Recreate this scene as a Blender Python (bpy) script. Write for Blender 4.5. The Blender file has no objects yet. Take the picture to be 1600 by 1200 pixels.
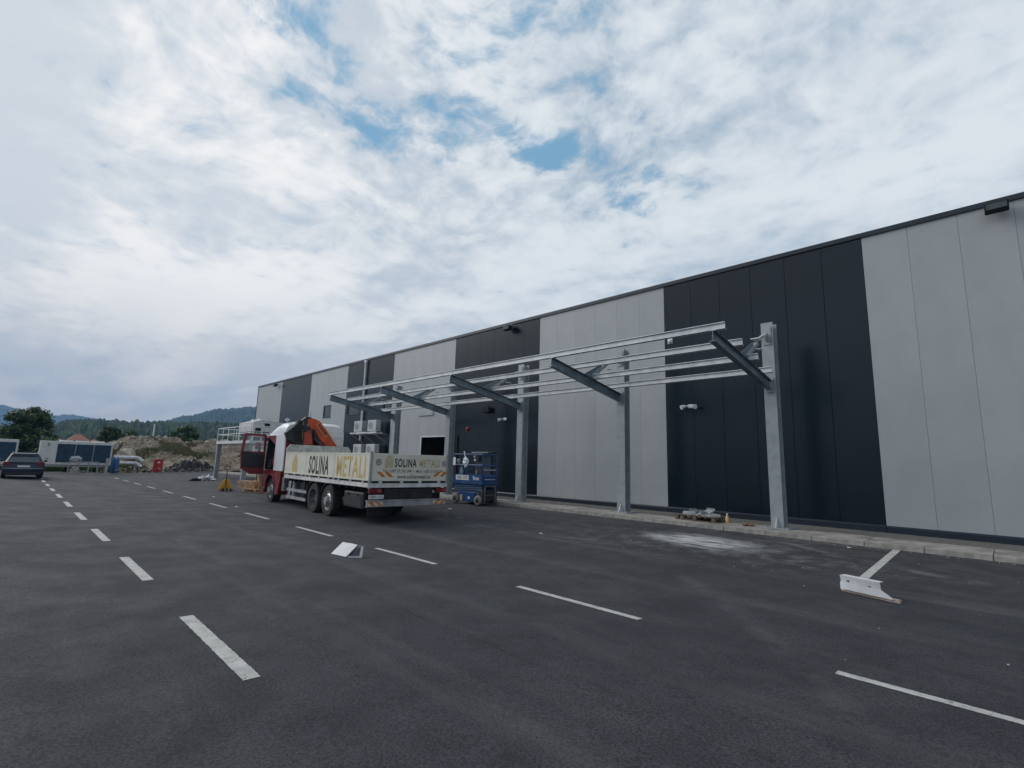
import bpy, math, random
from mathutils import Vector, Matrix, noise
random.seed(7)
S = bpy.context.scene
COL = S.collection
PI = math.pi

# ------------------------------------------------------------------ camera
CAM_YAW, CAM_PITCH, CAM_ROLL, CAM_F = 0.78749, 0.15931, 0.02842, 774.70
cam_d = bpy.data.cameras.new('camera'); cam = bpy.data.objects.new('camera', cam_d); COL.objects.link(cam)
fw = Vector((-math.sin(CAM_YAW)*math.cos(CAM_PITCH), math.cos(CAM_YAW)*math.cos(CAM_PITCH), math.sin(CAM_PITCH)))
r0 = Vector((math.cos(CAM_YAW), math.sin(CAM_YAW), 0)); u0 = r0.cross(fw)
cr, sr = math.cos(CAM_ROLL), math.sin(CAM_ROLL)
rr = r0*cr + u0*sr; uu = r0*(-sr) + u0*cr
M = Matrix((rr, uu, -fw)).transposed().to_4x4(); M.translation = (0, 0, 1.6)
cam.matrix_world = M
cam_d.sensor_width = 36; cam_d.lens = CAM_F/1600*36; cam_d.clip_start = .05; cam_d.clip_end = 12000
S.camera = cam

# ------------------------------------------------------------------ light
SUN_EL, SUN_AZ = 34.0, 207.0          # azimuth measured from +X towards +Y
sd = Vector((math.cos(math.radians(SUN_AZ))*math.cos(math.radians(SUN_EL)), math.sin(math.radians(SUN_AZ))*math.cos(math.radians(SUN_EL)), math.sin(math.radians(SUN_EL))))
sun_d = bpy.data.lights.new('sun', 'SUN'); sun = bpy.data.objects.new('sun', sun_d); COL.objects.link(sun)
sun_d.energy = 1.35; sun_d.angle = math.radians(36); sun_d.color = (1, .97, .93)
sun.rotation_euler = (-sd).to_track_quat('-Z', 'Y').to_euler()
W = bpy.data.worlds.new('World'); S.world = W; W.use_nodes = True

def nd(nt, typ, **k):
    n = nt.nodes.new(typ)
    for a, b in k.items():
        if a == 'ins':
            for i, v in b.items():
                if hasattr(v, 'is_linked') or isinstance(v, bpy.types.NodeSocket): nt.links.new(v, n.inputs[i])
                else: n.inputs[i].default_value = v
        else: setattr(n, a, b)
    return n
def math_(nt, op, a, b=0.0, c=None, clamp=False):
    n = nt.nodes.new('ShaderNodeMath'); n.operation = op; n.use_clamp = clamp
    for i, v in enumerate((a, b) if c is None else (a, b, c)):
        if isinstance(v, bpy.types.NodeSocket): nt.links.new(v, n.inputs[i])
        else: n.inputs[i].default_value = v
    return n.outputs[0]
def mrange(nt, v, a, b, c=0., d=1., smooth=True):
    n = nt.nodes.new('ShaderNodeMapRange'); n.clamp = True
    if smooth: n.interpolation_type = 'SMOOTHSTEP'
    if isinstance(v, bpy.types.NodeSocket): nt.links.new(v, n.inputs[0])
    for i, x in enumerate((a, b, c, d)): n.inputs[i+1].default_value = x
    return n.outputs[0]
def mixc(nt, f, a, b, mode='MIX'):
    n = nt.nodes.new('ShaderNodeMix'); n.data_type = 'RGBA'; n.blend_type = mode
    for i, v in ((0, f), (6, a), (7, b)):
        if isinstance(v, bpy.types.NodeSocket): nt.links.new(v, n.inputs[i])
        else: n.inputs[i].default_value = v if i == 0 else (tuple(v) + (1,) if len(v) == 3 else v)
    return n.outputs[2]
def noise_(nt, vec, scale, detail=6, rough=.6, dist=0., col=False):
    n = nt.nodes.new('ShaderNodeTexNoise')
    n.inputs['Scale'].default_value = scale; n.inputs['Detail'].default_value = detail
    n.inputs['Roughness'].default_value = rough; n.inputs['Distortion'].default_value = dist
    if vec is not None: nt.links.new(vec, n.inputs['Vector'])
    return n.outputs['Color' if col else 'Fac']
def mapping(nt, vec, loc=(0, 0, 0), rot=(0, 0, 0), scale=(1, 1, 1)):
    n = nt.nodes.new('ShaderNodeMapping'); nt.links.new(vec, n.inputs[0])
    n.inputs[1].default_value = loc; n.inputs[2].default_value = rot; n.inputs[3].default_value = scale
    return n.outputs[0]

def build_world():
    nt = W.node_tree; nt.nodes.clear()
    out = nd(nt, 'ShaderNodeOutputWorld'); bg = nd(nt, 'ShaderNodeBackground'); bg.inputs[1].default_value = .1
    nt.links.new(bg.outputs[0], out.inputs[0])
    sky = nd(nt, 'ShaderNodeTexSky', sky_type='NISHITA', sun_disc=False)
    sky.sun_elevation = math.radians(SUN_EL); sky.sun_rotation = math.radians(90-SUN_AZ); sky.air_density = 1.0; sky.dust_density = .6
    tc = nd(nt, 'ShaderNodeTexCoord').outputs['Generated']
    sep = nd(nt, 'ShaderNodeSeparateXYZ', ins={0: tc}).outputs
    zp = math_(nt, 'ADD', math_(nt, 'MAXIMUM', sep[2], 0.0), .12)
    px = math_(nt, 'DIVIDE', sep[0], zp); py = math_(nt, 'DIVIDE', sep[1], zp)
    P = nd(nt, 'ShaderNodeCombineXYZ', ins={0: px, 1: py}).outputs[0]
    warp = nd(nt, 'ShaderNodeVectorMath', operation='MULTIPLY_ADD', ins={0: noise_(nt, P, 1.7, 4, .55, col=True), 1: (.30, .30, 0), 2: P}).outputs[0]
    big = noise_(nt, warp, 1.0, 3, .5)
    mid = noise_(nt, warp, 3.0, 8, .56)
    puff = noise_(nt, warp, 9.0, 7, .60)
    fine = noise_(nt, warp, 22.0, 5, .6)
    # belt where the cloud deck breaks up
    gap = None
    for cx, cy, r, k in ((-.80, .90, .17, 1.45), (-.83, .80, .24, .66), (-1.04, .56, .19, .92), (-.95, .66, .26, .74), (-.80, .70, .28, .66), (-.71, 1.22, .26, .66), (-.93, .26, .20, .78), (-1.0, .40, .22, .66), (-.66, 1.0, .26, .5), (-.62, .58, .42, .55)):
        dd = nd(nt, 'ShaderNodeVectorMath', operation='DISTANCE', ins={0: P, 1: (cx, cy, 0)}).outputs['Value']
        g = mrange(nt, dd, 0, r, k, 0)
        gap = g if gap is None else math_(nt, 'MAXIMUM', gap, g)
    nz = math_(nt, 'ADD', math_(nt, 'MULTIPLY', puff, .62), math_(nt, 'ADD', math_(nt, 'MULTIPLY', mid, .20), math_(nt, 'MULTIPLY', fine, .18)))
    blue = mrange(nt, math_(nt, 'ADD', nz, math_(nt, 'MULTIPLY', gap, .20)), .565, .76, 0, .96)
    thin = mrange(nt, nz, .50, .68, 0, .26)
    thin = math_(nt, 'MULTIPLY', thin, mrange(nt, big, .40, .60))
    blue = math_(nt, 'MAXIMUM', blue, thin)
    # cloud body
    veil = noise_(nt, mapping(nt, warp, rot=(0, 0, -.6), scale=(.8, 1.3, 1)), .9, 7, .52)
    dc = nd(nt, 'ShaderNodeVectorMath', operation='DISTANCE', ins={0: P, 1: (-.70, .72, 0)}).outputs['Value']
    ragged = mrange(nt, dc, .25, 1.05, 1, 0)
    shp = math_(nt, 'ADD', math_(nt, 'MULTIPLY', big, .30), math_(nt, 'ADD', math_(nt, 'MULTIPLY', mid, .34), math_(nt, 'MULTIPLY', puff, .36)))
    shv = math_(nt, 'ADD', math_(nt, 'MULTIPLY', veil, .66), math_(nt, 'ADD', math_(nt, 'MULTIPLY', big, .18), math_(nt, 'MULTIPLY', puff, .16)))
    mx_ = nd(nt, 'ShaderNodeMix', data_type='FLOAT', ins={0: ragged, 2: shv, 3: shp}).outputs[0]
    sh = mrange(nt, mx_, .41, .59)
    c = mixc(nt, sh, (6.3, 6.7, 7.0), (3.3, 4.05, 4.85))
    # glow of the hidden sun
    dt = nd(nt, 'ShaderNodeVectorMath', operation='DOT_PRODUCT', ins={0: tc, 1: Vector((-.90, -.16, .40)).normalized()}).outputs['Value']
    gl = mrange(nt, dt, .55, 1.0)
    c = mixc(nt, math_(nt, 'MULTIPLY', gl, .85), c, mixc(nt, mrange(nt, sh, .1, .9), (8.4, 8.2, 8.0), (5.9, 6.2, 6.55)))
    # stratus streaks low down
    st = noise_(nt, mapping(nt, warp, rot=(0, 0, .35), scale=(.50, 1.7, 1)), 1.2, 8, .6)
    lo = mrange(nt, sep[2], .02, .34, 1, 0)
    c = mixc(nt, math_(nt, 'MULTIPLY', lo, .85), c, mixc(nt, mrange(nt, st, .38, .60), (6.3, 5.95, 5.75), (4.2, 4.45, 4.85)))
    dk = mrange(nt, st, .58, .68)
    c = mixc(nt, math_(nt, 'MULTIPLY', math_(nt, 'MULTIPLY', dk, lo), .5), c, (3.3, 3.7, 4.3))
    vlo = mrange(nt, sep[2], .0, .10, 1, 0)
    c = mixc(nt, math_(nt, 'MULTIPLY', vlo, .6), c, (6.7, 5.7, 5.15))
    skc = mixc(nt, .85, sky.outputs[0], (1.55, 3.3, 4.9))
    blue = math_(nt, 'MULTIPLY', blue, mrange(nt, sep[2], .16, .42))
    nt.links.new(mixc(nt, blue, c, skc), bg.inputs[0])
build_world()
S.view_settings.view_transform = 'Standard'; S.view_settings.look = 'None'
S.view_settings.exposure = .35; S.view_settings.gamma = 1; S.view_settings.use_curve_mapping = False
S.cycles.max_bounces = 6; S.cycles.volume_bounces = 0

# ------------------------------------------------------------------ materials
def mat(name, base, rough=.6, metal=0., var=.12, scale=3., bump=0., bscale=40., spec=.5, col2=None, trans=0, alpha=1, rvar=0., indiv=0.):
    m = bpy.data.materials.new(name); m.use_nodes = True; nt = m.node_tree
    b = nt.nodes['Principled BSDF']
    tc = nd(nt, 'ShaderNodeTexCoord').outputs['Object']
    n = noise_(nt, tc, scale, 6, .6)
    c2 = col2 if col2 else tuple(x*(1-var*2) for x in base)
    c1 = base if col2 else tuple(min(1, x*(1+var)) for x in base)
    nt.links.new(mixc(nt, mrange(nt, n, .35, .65), c1, c2), b.inputs['Base Color'])
    b.inputs['Roughness'].default_value = rough; b.inputs['Metallic'].default_value = metal
    b.inputs['Specular IOR Level'].default_value = spec
    if rvar: nt.links.new(mrange(nt, n, .3, .7, rough-rvar, rough+rvar), b.inputs['Roughness'])
    if indiv:
        oi = nd(nt, 'ShaderNodeObjectInfo').outputs['Random']
        src = b.inputs['Base Color'].links[0].from_socket
        gr = noise_(nt, mapping(nt, nd(nt, 'ShaderNodeNewGeometry').outputs['Position'], scale=(5, 5, .35)), 1.0, 7, .65)
        cx = mixc(nt, mrange(nt, gr, .48, .75, 0, indiv*2.2), src, tuple(x*.6+.02 for x in base))
        nt.links.new(mixc(nt, 1., cx, nd(nt, 'ShaderNodeCombineXYZ', ins={0: mrange(nt, oi, 0, 1, 1-indiv, 1+indiv, False), 1: mrange(nt, oi, 0, 1, 1-indiv, 1+indiv, False), 2: mrange(nt, oi, 0, 1, 1-indiv, 1+indiv, False)}).outputs[0], 'MULTIPLY'), b.inputs['Base Color'])
    if trans: b.inputs['Transmission Weight'].default_value = trans
    b.inputs['Alpha'].default_value = alpha
    if bump:
        bp = nd(nt, 'ShaderNodeBump', ins={'Height': noise_(nt, tc, bscale, 4, .6)}); bp.inputs['Strength'].default_value = bump; bp.inputs['Distance'].default_value = .01
        nt.links.new(bp.outputs[0], b.inputs['Normal'])
    return m
m_light = mat('light_grey_sheet', (.385, .402, .410), .38, var=.03, scale=.7, bump=.10, bscale=1.1, indiv=.02)
m_dark = mat('anthracite_sheet', (.0025, .0095, .0170), .24, spec=.42, var=.10, scale=1.2, bump=.10, bscale=1.1, indiv=.06)
m_trim = mat('anthracite_trim', (.012, .020, .034), .4, var=.06)
m_frame_dark = mat('dark_frame', (.03, .035, .04), .4)
m_glass = mat('window_glass', (.02, .025, .03), .06, spec=.8, var=.05)
m_black = mat('black_interior', (.006, .006, .007), .9)
m_galv = mat('galvanised_steel', (.36, .385, .40), .5, metal=.25, var=.12, scale=4, bump=.04, bscale=30, col2=(.29, .315, .33))
m_galv_light = mat('new_galvanised', (.70, .72, .73), .45, metal=.15, var=.08, scale=3)
m_concrete = mat('concrete', (.29, .27, .245), .9, var=.18, scale=3.2, bump=.5, bscale=30, indiv=.08)
m_kerb = mat('kerb_concrete', (.35, .33, .30), .9, var=.13, scale=5, bump=.5, bscale=30, indiv=.10)
m_gravel = mat('gravel', (.17, .16, .145), .95, var=.3, scale=60, bump=1., bscale=60)
m_paint = mat('road_paint', (.47, .46, .43), .75, var=.12, scale=7, bump=.2, bscale=90, col2=(.33, .325, .31))
m_cream = mat('cream_board', (.70, .67, .56), .5, var=.06, scale=2.0, rvar=.06, col2=(.61, .585, .49))
m_scuff = mat('scuffed_board', (.56, .55, .50), .6, var=.3, scale=7, col2=(.33, .33, .32))
m_white = mat('white_paint', (.72, .73, .74), .35, var=.03)
m_whited = mat('white_dirty', (.62, .62, .6), .5, var=.12)
m_red = mat('truck_red', (.19, .012, .018), .32, var=.1, spec=.6)
m_pinkred = mat('faded_red', (.27, .05, .06), .4, var=.15)
m_rubber = mat('rubber', (.018, .018, .019), .85, var=.2, scale=12)
m_plast = mat('black_plastic', (.015, .017, .02), .55, var=.15)
m_chassis = mat('chassis', (.012, .012, .013), .7, var=.2)
m_rim = mat('rim', (.40, .40, .39), .4, metal=.5, var=.25, scale=15)
m_rim_d = mat('dark_rim', (.14, .14, .14), .6, var=.3, scale=15)  # darker, mottled grey for dual rims, wheel nuts and small metal parts
m_orange = mat('crane_orange', (.52, .07, .018), .4, var=.12)
m_cred = mat('crane_red', (.40, .055, .03), .4, var=.12)
m_gold = mat('gold_print', (.58, .42, .15), .5, var=.1, scale=6)
m_goldf = mat('faded_gold', (.50, .42, .25), .5, var=.12, scale=6)
m_ink = mat('black_print', (.012, .012, .014), .5, var=.1)
m_wear = mat('grey_print', (.12, .11, .11), .6)
m_hazor = mat('orange_reflector', (.62, .20, .03), .4, var=.15, scale=10)
m_hazwh = mat('white_reflector', (.62, .58, .5), .4, var=.08)
m_tail = mat('red_lens', (.13, .008, .012), .3, var=.1)
m_alu = mat('aluminium', (.42, .43, .45), .45, metal=.5, var=.12)
m_blue = mat('lift_blue', (.008, .062, .20), .42, var=.2, scale=4)
m_bluew = mat('worn_blue', (.02, .10, .24), .6, var=.3, scale=9, col2=(.05, .085, .11))
m_tyreg = mat('grey_tyre', (.22, .21, .19), .8, var=.2)
m_yellow = mat('yellow_paint', (.62, .31, .03), .5, var=.12)
m_yellow2 = mat('pale_yellow_paint', (.60, .40, .16), .5, var=.12)
m_wood = mat('pallet_wood', (.13, .095, .07), .85, var=.25, scale=7, bump=.3)
m_woodl = mat('fresh_timber', (.52, .33, .19), .8, var=.16, scale=6, bump=.2)
m_woodp = mat('pink_timber', (.42, .34, .29), .8, var=.12, scale=6)
m_card = mat('cardboard', (.42, .26, .15), .85, var=.08)
m_cardd = mat('brown_cardboard', (.27, .155, .085), .85, var=.08)
m_carp = mat('navy_car_paint', (.008, .015, .038), .3, var=.05, spec=.5)
m_cargl = mat('car_glass', (.05, .07, .09), .08, spec=.9)
m_pwhite = mat('chiller_white', (.58, .57, .56), .5, var=.05)
m_coil = mat('blue_coil', (.006, .040, .080), .5, var=.2, scale=3)
m_pipew = mat('white_lagging', (.70, .70, .74), .4, var=.06)
m_cyl = mat('blue_cylinder', (.02, .09, .22), .45, var=.15)
m_redc = mat('red_cabinet', (.34, .015, .015), .4, var=.1)
m_bag = mat('black_sheeting', (.012, .012, .014), .5, var=.4, scale=4, bump=.6, bscale=8)
m_rock = mat('rock', (.31, .265, .21), .9, var=.2, scale=2)
m_rockl = mat('pale_rock', (.50, .45, .38), .9, var=.2, scale=2)
m_bark = mat('bark', (.06, .045, .03), .9, var=.3)
m_rooft = mat('roof_tiles', (.24, .09, .06), .8, var=.2)
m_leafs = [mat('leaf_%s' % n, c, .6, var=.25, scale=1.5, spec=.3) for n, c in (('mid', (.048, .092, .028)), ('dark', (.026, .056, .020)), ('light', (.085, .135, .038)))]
m_grass = mat('grass', (.085, .11, .035), .8, var=.3, scale=2, col2=(.16, .13, .07))
m_grassg = mat('green_grass', (.075, .115, .03), .8, var=.3, scale=1)

# ------------------------------------------------------------------ geometry helpers
class MB:
    def __init__(s): s.v = []; s.f = []
    def add(s, vs, fs):
        o = len(s.v); s.v += [tuple(p) for p in vs]; s.f += [tuple(i+o for i in f) for f in fs]; return s
    def box(s, x0, x1, y0, y1, z0, z1, T=None):
        vs = [Vector((x, y, z)) for z in (z0, z1) for y in (y0, y1) for x in (x0, x1)]
        if T: vs = [T @ v for v in vs]
        return s.add(vs, [(0, 2, 3, 1), (4, 5, 7, 6), (0, 1, 5, 4), (2, 6, 7, 3), (0, 4, 6, 2), (1, 3, 7, 5)])
    def prism(s, pts, fn, d0, d1):
        """pts 2-D outline (counter clockwise), fn(u,v,d)->xyz"""
        n = len(pts)
        vs = [fn(u, v, d0) for u, v in pts] + [fn(u, v, d1) for u, v in pts]
        return s.add(vs, [tuple(range(n))[::-1], tuple(range(n, 2*n))] + [(i, (i+1) % n, n+(i+1) % n, n+i) for i in range(n)])
    def tube(s, a, b, r, n=10, r2=None, cap=True):
        a = Vector(a); b = Vector(b); r2 = r if r2 is None else r2
        z = (b-a).normalized(); x = z.orthogonal().normalized(); y = z.cross(x)
        vs = [a + (x*math.cos(t)+y*math.sin(t))*r for t in [2*PI*i/n for i in range(n)]] + [b + (x*math.cos(t)+y*math.sin(t))*r2 for t in [2*PI*i/n for i in range(n)]]
        fs = [(i, (i+1) % n, n+(i+1) % n, n+i) for i in range(n)]
        if cap: fs += [tuple(range(n))[::-1], tuple(range(n, 2*n))]
        return s.add(vs, fs)
    def path(s, pts, r, n=8):
        for a, b in zip(pts, pts[1:]): s.tube(a, b, r, n)
        return s
    def bar(s, a, b, w, h, up=(0, 0, 1)):
        a = Vector(a); b = Vector(b); z = (b-a); L = z.length; z.normalize()
        up = Vector(up); x = z.cross(up)
        if x.length < 1e-4: x = z.orthogonal()
        x.normalize(); y = x.cross(z)
        T = Matrix((x, y, z)).transposed().to_4x4(); T.translation = a
        return s.box(-w/2, w/2, -h/2, h/2, 0, L, T)
    def lathe(s, prof, c, ax, n=28):
        """prof list of (r, d) along axis ax from centre c"""
        c = Vector(c); ax = Vector(ax).normalized(); x = ax.orthogonal().normalized(); y = ax.cross(x); m = len(prof)
        vs = []
        for i in range(n):
            t = 2*PI*i/n; q = x*math.cos(t)+y*math.sin(t)
            for r, d in prof: vs.append(c + q*r + ax*d)
        fs = []
        for i in range(n):
            j = (i+1) % n
            for k in range(m-1): fs.append((i*m+k, j*m+k, j*m+k+1, i*m+k+1))
        return s.add(vs, fs)
    def mesh(s, name):
        me = bpy.data.meshes.new(name); me.from_pydata(s.v, [], s.f); me.update()
        import bmesh
        bm = bmesh.new(); bm.from_mesh(me); bmesh.ops.recalc_face_normals(bm, faces=bm.faces); bm.to_mesh(me); bm.free()
        return me
    def build(s, name, m, parent=None, bevel=0., smooth=False, kind=None):
        me = s.mesh(name)
        for mm in (m if isinstance(m, (list, tuple)) else [m]): me.materials.append(mm)
        o = bpy.data.objects.new(name, me); COL.objects.link(o)
        if parent: o.parent = parent
        if smooth:
            for p in me.polygons: p.use_smooth = True
            md = o.modifiers.new('edges', 'EDGE_SPLIT'); md.split_angle = math.radians(35)
        if bevel:
            md = o.modifiers.new('bevel', 'BEVEL'); md.width = bevel; md.segments = 2; md.limit_method = 'ANGLE'; md.angle_limit = math.radians(40)
        if kind: o['kind'] = kind
        return o
def tag(o, label=None, cat=None, group=None, kind=None):
    if label: o['label'] = label
    if cat: o['category'] = cat
    if group: o['group'] = group
    if kind: o['kind'] = kind
    return o
def thing(name, label, cat, loc=(0, 0, 0), rz=0., group=None):
    o = bpy.data.objects.new(name, None); COL.objects.link(o); o.location = loc; o.rotation_euler = (0, 0, rz)
    o.empty_display_size = .2
    return tag(o, label, cat, group)
def share(me, name, parent=None, loc=(0, 0, 0), rz=0.):
    o = bpy.data.objects.new(name, me); COL.objects.link(o); o.location = loc; o.rotation_euler = (0, 0, rz)
    if parent: o.parent = parent
    return o
def copy_tree(o, parent=None):
    c = o.copy(); COL.objects.link(c)
    if parent: c.parent = parent
    for ch in list(o.children): copy_tree(ch, c)
    return c
def text(body, w, h, fn, m, name, parent, bold=.012, depth=.002, shear=0.):
    """flat lettering scaled to w x h; fn(u,v,d) gives local xyz"""
    cu = bpy.data.curves.new('t', 'FONT'); cu.body = body; cu.size = 1; cu.offset = bold; cu.shear = shear; cu.resolution_u = 3; cu.space_character = 1.12
    ob = bpy.data.objects.new('t', cu); me = bpy.data.meshes.new_from_object(ob)
    bpy.data.objects.remove(ob)
    xs = [v.co.x for v in me.vertices]; ys = [v.co.y for v in me.vertices]
    x0, x1, y0, y1 = min(xs), max(xs), min(ys), max(ys)
    for v in me.vertices:
        v.co = Vector(fn((v.co.x-x0)/(x1-x0)*w, (v.co.y-y0)/(y1-y0)*h, depth))
    me.name = name; me.materials.clear(); me.materials.append(m); me.update()
    o = bpy.data.objects.new(name, me); COL.objects.link(o)
    if parent: o.parent = parent
    return o

def zg(y):
    if y < -3: return .09
    if y < 6: return -.03*y
    return -.18 + (y-6)/7.4*.25 if y < 13.4 else .07

# ------------------------------------------------------------------ ground
def terrain():
    m = bpy.data.materials.new('earth_and_grass'); m.use_nodes = True; nt = m.node_tree; b = nt.nodes['Principled BSDF']
    tc = nd(nt, 'ShaderNodeTexCoord').outputs['Object']
    a = noise_(nt, tc, .12, 6, .6); c = noise_(nt, tc, 2.5, 6, .7)
    col = mixc(nt, mrange(nt, a, .42, .56), (.085, .105, .04), (.20, .155, .10))
    col = mixc(nt, mrange(nt, c, .3, .7, 0, .6), col, (.05, .06, .03))
    nt.links.new(col, b.inputs['Base Color']); b.inputs['Roughness'].default_value = .95
    xs = [-3800, -2500, -1500, -800, -400, -200, -120, -90, -70, -60, -54, -51.0, -50.72, -30, 0, 40, 40.3, 80, 200, 600, 1500, 3800]
    ys = [-3800, -2000, -1000, -400, -150, -80, -40.3, -40, -10, 0, 5, 13, 20, 40, 60, 60.3, 100, 200, 400, 900, 2000, 3800]
    B = MB(); vs = []
    for x in xs:
        for y in ys:
            inside = (-50.9 < x < 40.1) and (-40.1 < y < 60.1)
            vs.append((x, y, -.6 if inside else -.09))
    n = len(ys)
    B.add(vs, [(i*n+j, (i+1)*n+j, (i+1)*n+j+1, i*n+j+1) for i in range(len(xs)-1) for j in range(n-1)])
    tag(B.build('ground', m, kind='structure'), 'open rough ground of earth and grass beyond the asphalt lot')
terrain()

def asphalt():
    m = bpy.data.materials.new('asphalt'); m.use_nodes = True; nt = m.node_tree; b = nt.nodes['Principled BSDF']
    tc = nd(nt, 'ShaderNodeTexCoord').outputs['Object']
    fine = noise_(nt, tc, 130, 3, .8); grit = noise_(nt, tc, 55, 4, .75); midn = noise_(nt, tc, 1.3, 7, .62); big = noise_(nt, tc, .22, 4, .55)
    streak = noise_(nt, mapping(nt, tc, rot=(0, 0, .08), scale=(.35, 3.2, 1)), 1.0, 8, .65)
    col = mixc(nt, mrange(nt, big, .35, .65), (.050, .049, .053), (.035, .036, .041))
    col = mixc(nt, mrange(nt, midn, .36, .62, 0, .75), col, (.027, .0275, .033))
    col = mixc(nt, mrange(nt, streak, .52, .72, 0, .35), col, (.075, .072, .068))
    col = mixc(nt, mrange(nt, grit, .40, .60, 0, 1), (.015, .0155, .017), mixc(nt, .62, col, mixc(nt, 1., col, (1.56, 1.58, 1.70), 'MULTIPLY')))
    spk = mrange(nt, fine, .62, .74, 0, .5)
    col = mixc(nt, spk, col, (.16, .16, .165))
    # dark damp or oil blots
    v = nd(nt, 'ShaderNodeTexVoronoi', feature='F1', ins={'Vector': nd(nt, 'ShaderNodeVectorMath', operation='ADD', ins={0: mapping(nt, tc, rot=(0, 0, .5), scale=(1, 1.5, 1)), 1: noise_(nt, tc, 3, 4, .6, col=True)}).outputs[0]})
    v.inputs['Scale'].default_value = .5
    blot = math_(nt, 'MULTIPLY', mrange(nt, v.outputs['Distance'], .07, .22, 1, 0), mrange(nt, noise_(nt, tc, 3.0, 5, .7), .42, .58))
    col = mixc(nt, math_(nt, 'MULTIPLY', blot, .5), col, (.016, .017, .019))
    wp = nd(nt, 'ShaderNodeVectorMath', operation='MULTIPLY_ADD', ins={0: noise_(nt, tc, 1.6, 6, .65, col=True), 1: (1.4, 1.0, 0), 2: mapping(nt, tc, loc=(-.7, -.5, 0))}).outputs[0]
    def spot(cx, cy, sx, sy, rot, soft=.2):
        mp = nd(nt, 'ShaderNodeVectorMath', operation='SUBTRACT', ins={0: wp, 1: (cx, cy, 0)}).outputs[0]
        mp = mapping(nt, mp, rot=(0, 0, -rot)); mp = mapping(nt, mp, scale=(1/sx, 1/sy, 0))
        L = nd(nt, 'ShaderNodeVectorMath', operation='LENGTH', ins={0: mp}).outputs['Value']
        return mrange(nt, L, soft, 1, 1, 0)
    dust = math_(nt, 'MULTIPLY', spot(-5.15, 11.25, 1.9, 1.05, -.15, .25), mrange(nt, noise_(nt, mapping(nt, tc, rot=(0, 0, .08), scale=(.6, 2.6, 1)), 2.2, 9, .72), .40, .54, .12, 1))
    haze_ = math_(nt, 'MULTIPLY', spot(-4.6, 11.0, 6.0, 2.4, 0, .0), mrange(nt, noise_(nt, tc, 2.5, 8, .7), .45, .7))
    kerbd = math_(nt, 'MULTIPLY', spot(-2, 12.8, 22.0, 1.3, 0, .1), mrange(nt, streak, .45, .65, .05, .5))
    col = mixc(nt, math_(nt, 'MULTIPLY', haze_, .6), col, (.22, .22, .215))
    col = mixc(nt, math_(nt, 'MULTIPLY', kerbd, .55), col, (.15, .145, .135))
    col = mixc(nt, math_(nt, 'MULTIPLY', dust, .97), col, (.46, .47, .47))
    # tyre arc through the dust
    for cx, cy, R_, w, a in ((-9.2, 15.3, 6.1, .10, .30), (-9.2, 15.3, 6.45, .06, .22), (2.2, 20.0, 9.6, .12, .3), (-12, -2, 12.8, .15, .10)):
        dd = nd(nt, 'ShaderNodeVectorMath', operation='DISTANCE', ins={0: tc, 1: (cx, cy, -.05)}).outputs['Value']
        ring = mrange(nt, math_(nt, 'ABSOLUTE', math_(nt, 'SUBTRACT', dd, R_)), 0, w*1.6, 1, 0)
        ring = math_(nt, 'MULTIPLY', ring, mrange(nt, noise_(nt, tc, 1.1, 5, .7), .42, .66))
        col = mixc(nt, math_(nt, 'MULTIPLY', ring, a), col, (.26, .26, .25))
    ln = nd(nt, 'ShaderNodeSeparateXYZ', ins={0: nd(nt, 'ShaderNodeVectorMath', operation='MULTIPLY_ADD', ins={0: noise_(nt, tc, .5, 4, .6, col=True), 1: (.5, .5, 0), 2: tc}).outputs[0]}).outputs
    for yc, w_, k_, cd in ((3.45, .030, .55, (.014, .014, .016)), (8.35, .025, .45, (.016, .016, .018)), (-1.2, .03, .5, (.014, .014, .016))):
        seam = mrange(nt, math_(nt, 'ABSOLUTE', math_(nt, 'SUBTRACT', ln[1], yc+.25)), 0, w_, 1, 0)
        col = mixc(nt, math_(nt, 'MULTIPLY', math_(nt, 'MULTIPLY', seam, k_), mrange(nt, midn, .35, .6, .2, 1)), col, cd)
    for yc, w_, k_ in ((2.55, .22, .22), (4.25, .22, .18), (7.3, .25, .25), (9.1, .28, .3)):
        tr_ = mrange(nt, math_(nt, 'ABSOLUTE', math_(nt, 'SUBTRACT', ln[1], yc+.25)), w_*.4, w_*1.4, 1, 0)
        col = mixc(nt, math_(nt, 'MULTIPLY', math_(nt, 'MULTIPLY', tr_, k_), mrange(nt, streak, .4, .6)), col, (.095, .093, .092))
    lp_ = noise_(nt, mapping(nt, tc, rot=(0, 0, .2), scale=(.8, 1.6, 1)), .9, 9, .72)
    col = mixc(nt, mrange(nt, lp_, .56, .66, 0, .5), col, (.020, .021, .026))
    col = mixc(nt, mrange(nt, lp_, .30, .42, .35, 0), col, (.080, .078, .080))
    def stain(cx, cy, sx, sy): return math_(nt, 'MULTIPLY', spot(cx, cy, sx, sy, .3, .3), mrange(nt, noise_(nt, tc, 6, 5, .7), .38, .5))
    for s_ in ((-9.35, 6.0, .55, .22), (-5.2, .35, .30, .16), (-13, 4.4, .5, .2)):
        col = mixc(nt, math_(nt, 'MULTIPLY', stain(*s_), .75), col, (.012, .012, .014))
    nt.links.new(col, b.inputs['Base Color'])
    nt.links.new(mrange(nt, midn, .3, .7, .72, .9), b.inputs['Roughness']); b.inputs['Specular IOR Level'].default_value = .35
    bp = nd(nt, 'ShaderNodeBump', ins={'Height': math_(nt, 'ADD', grit, math_(nt, 'MULTIPLY', fine, .4))}); bp.inputs['Strength'].default_value = .55; bp.inputs['Distance'].default_value = .012
    nt.links.new(bp.outputs[0], b.inputs['Normal'])
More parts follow.
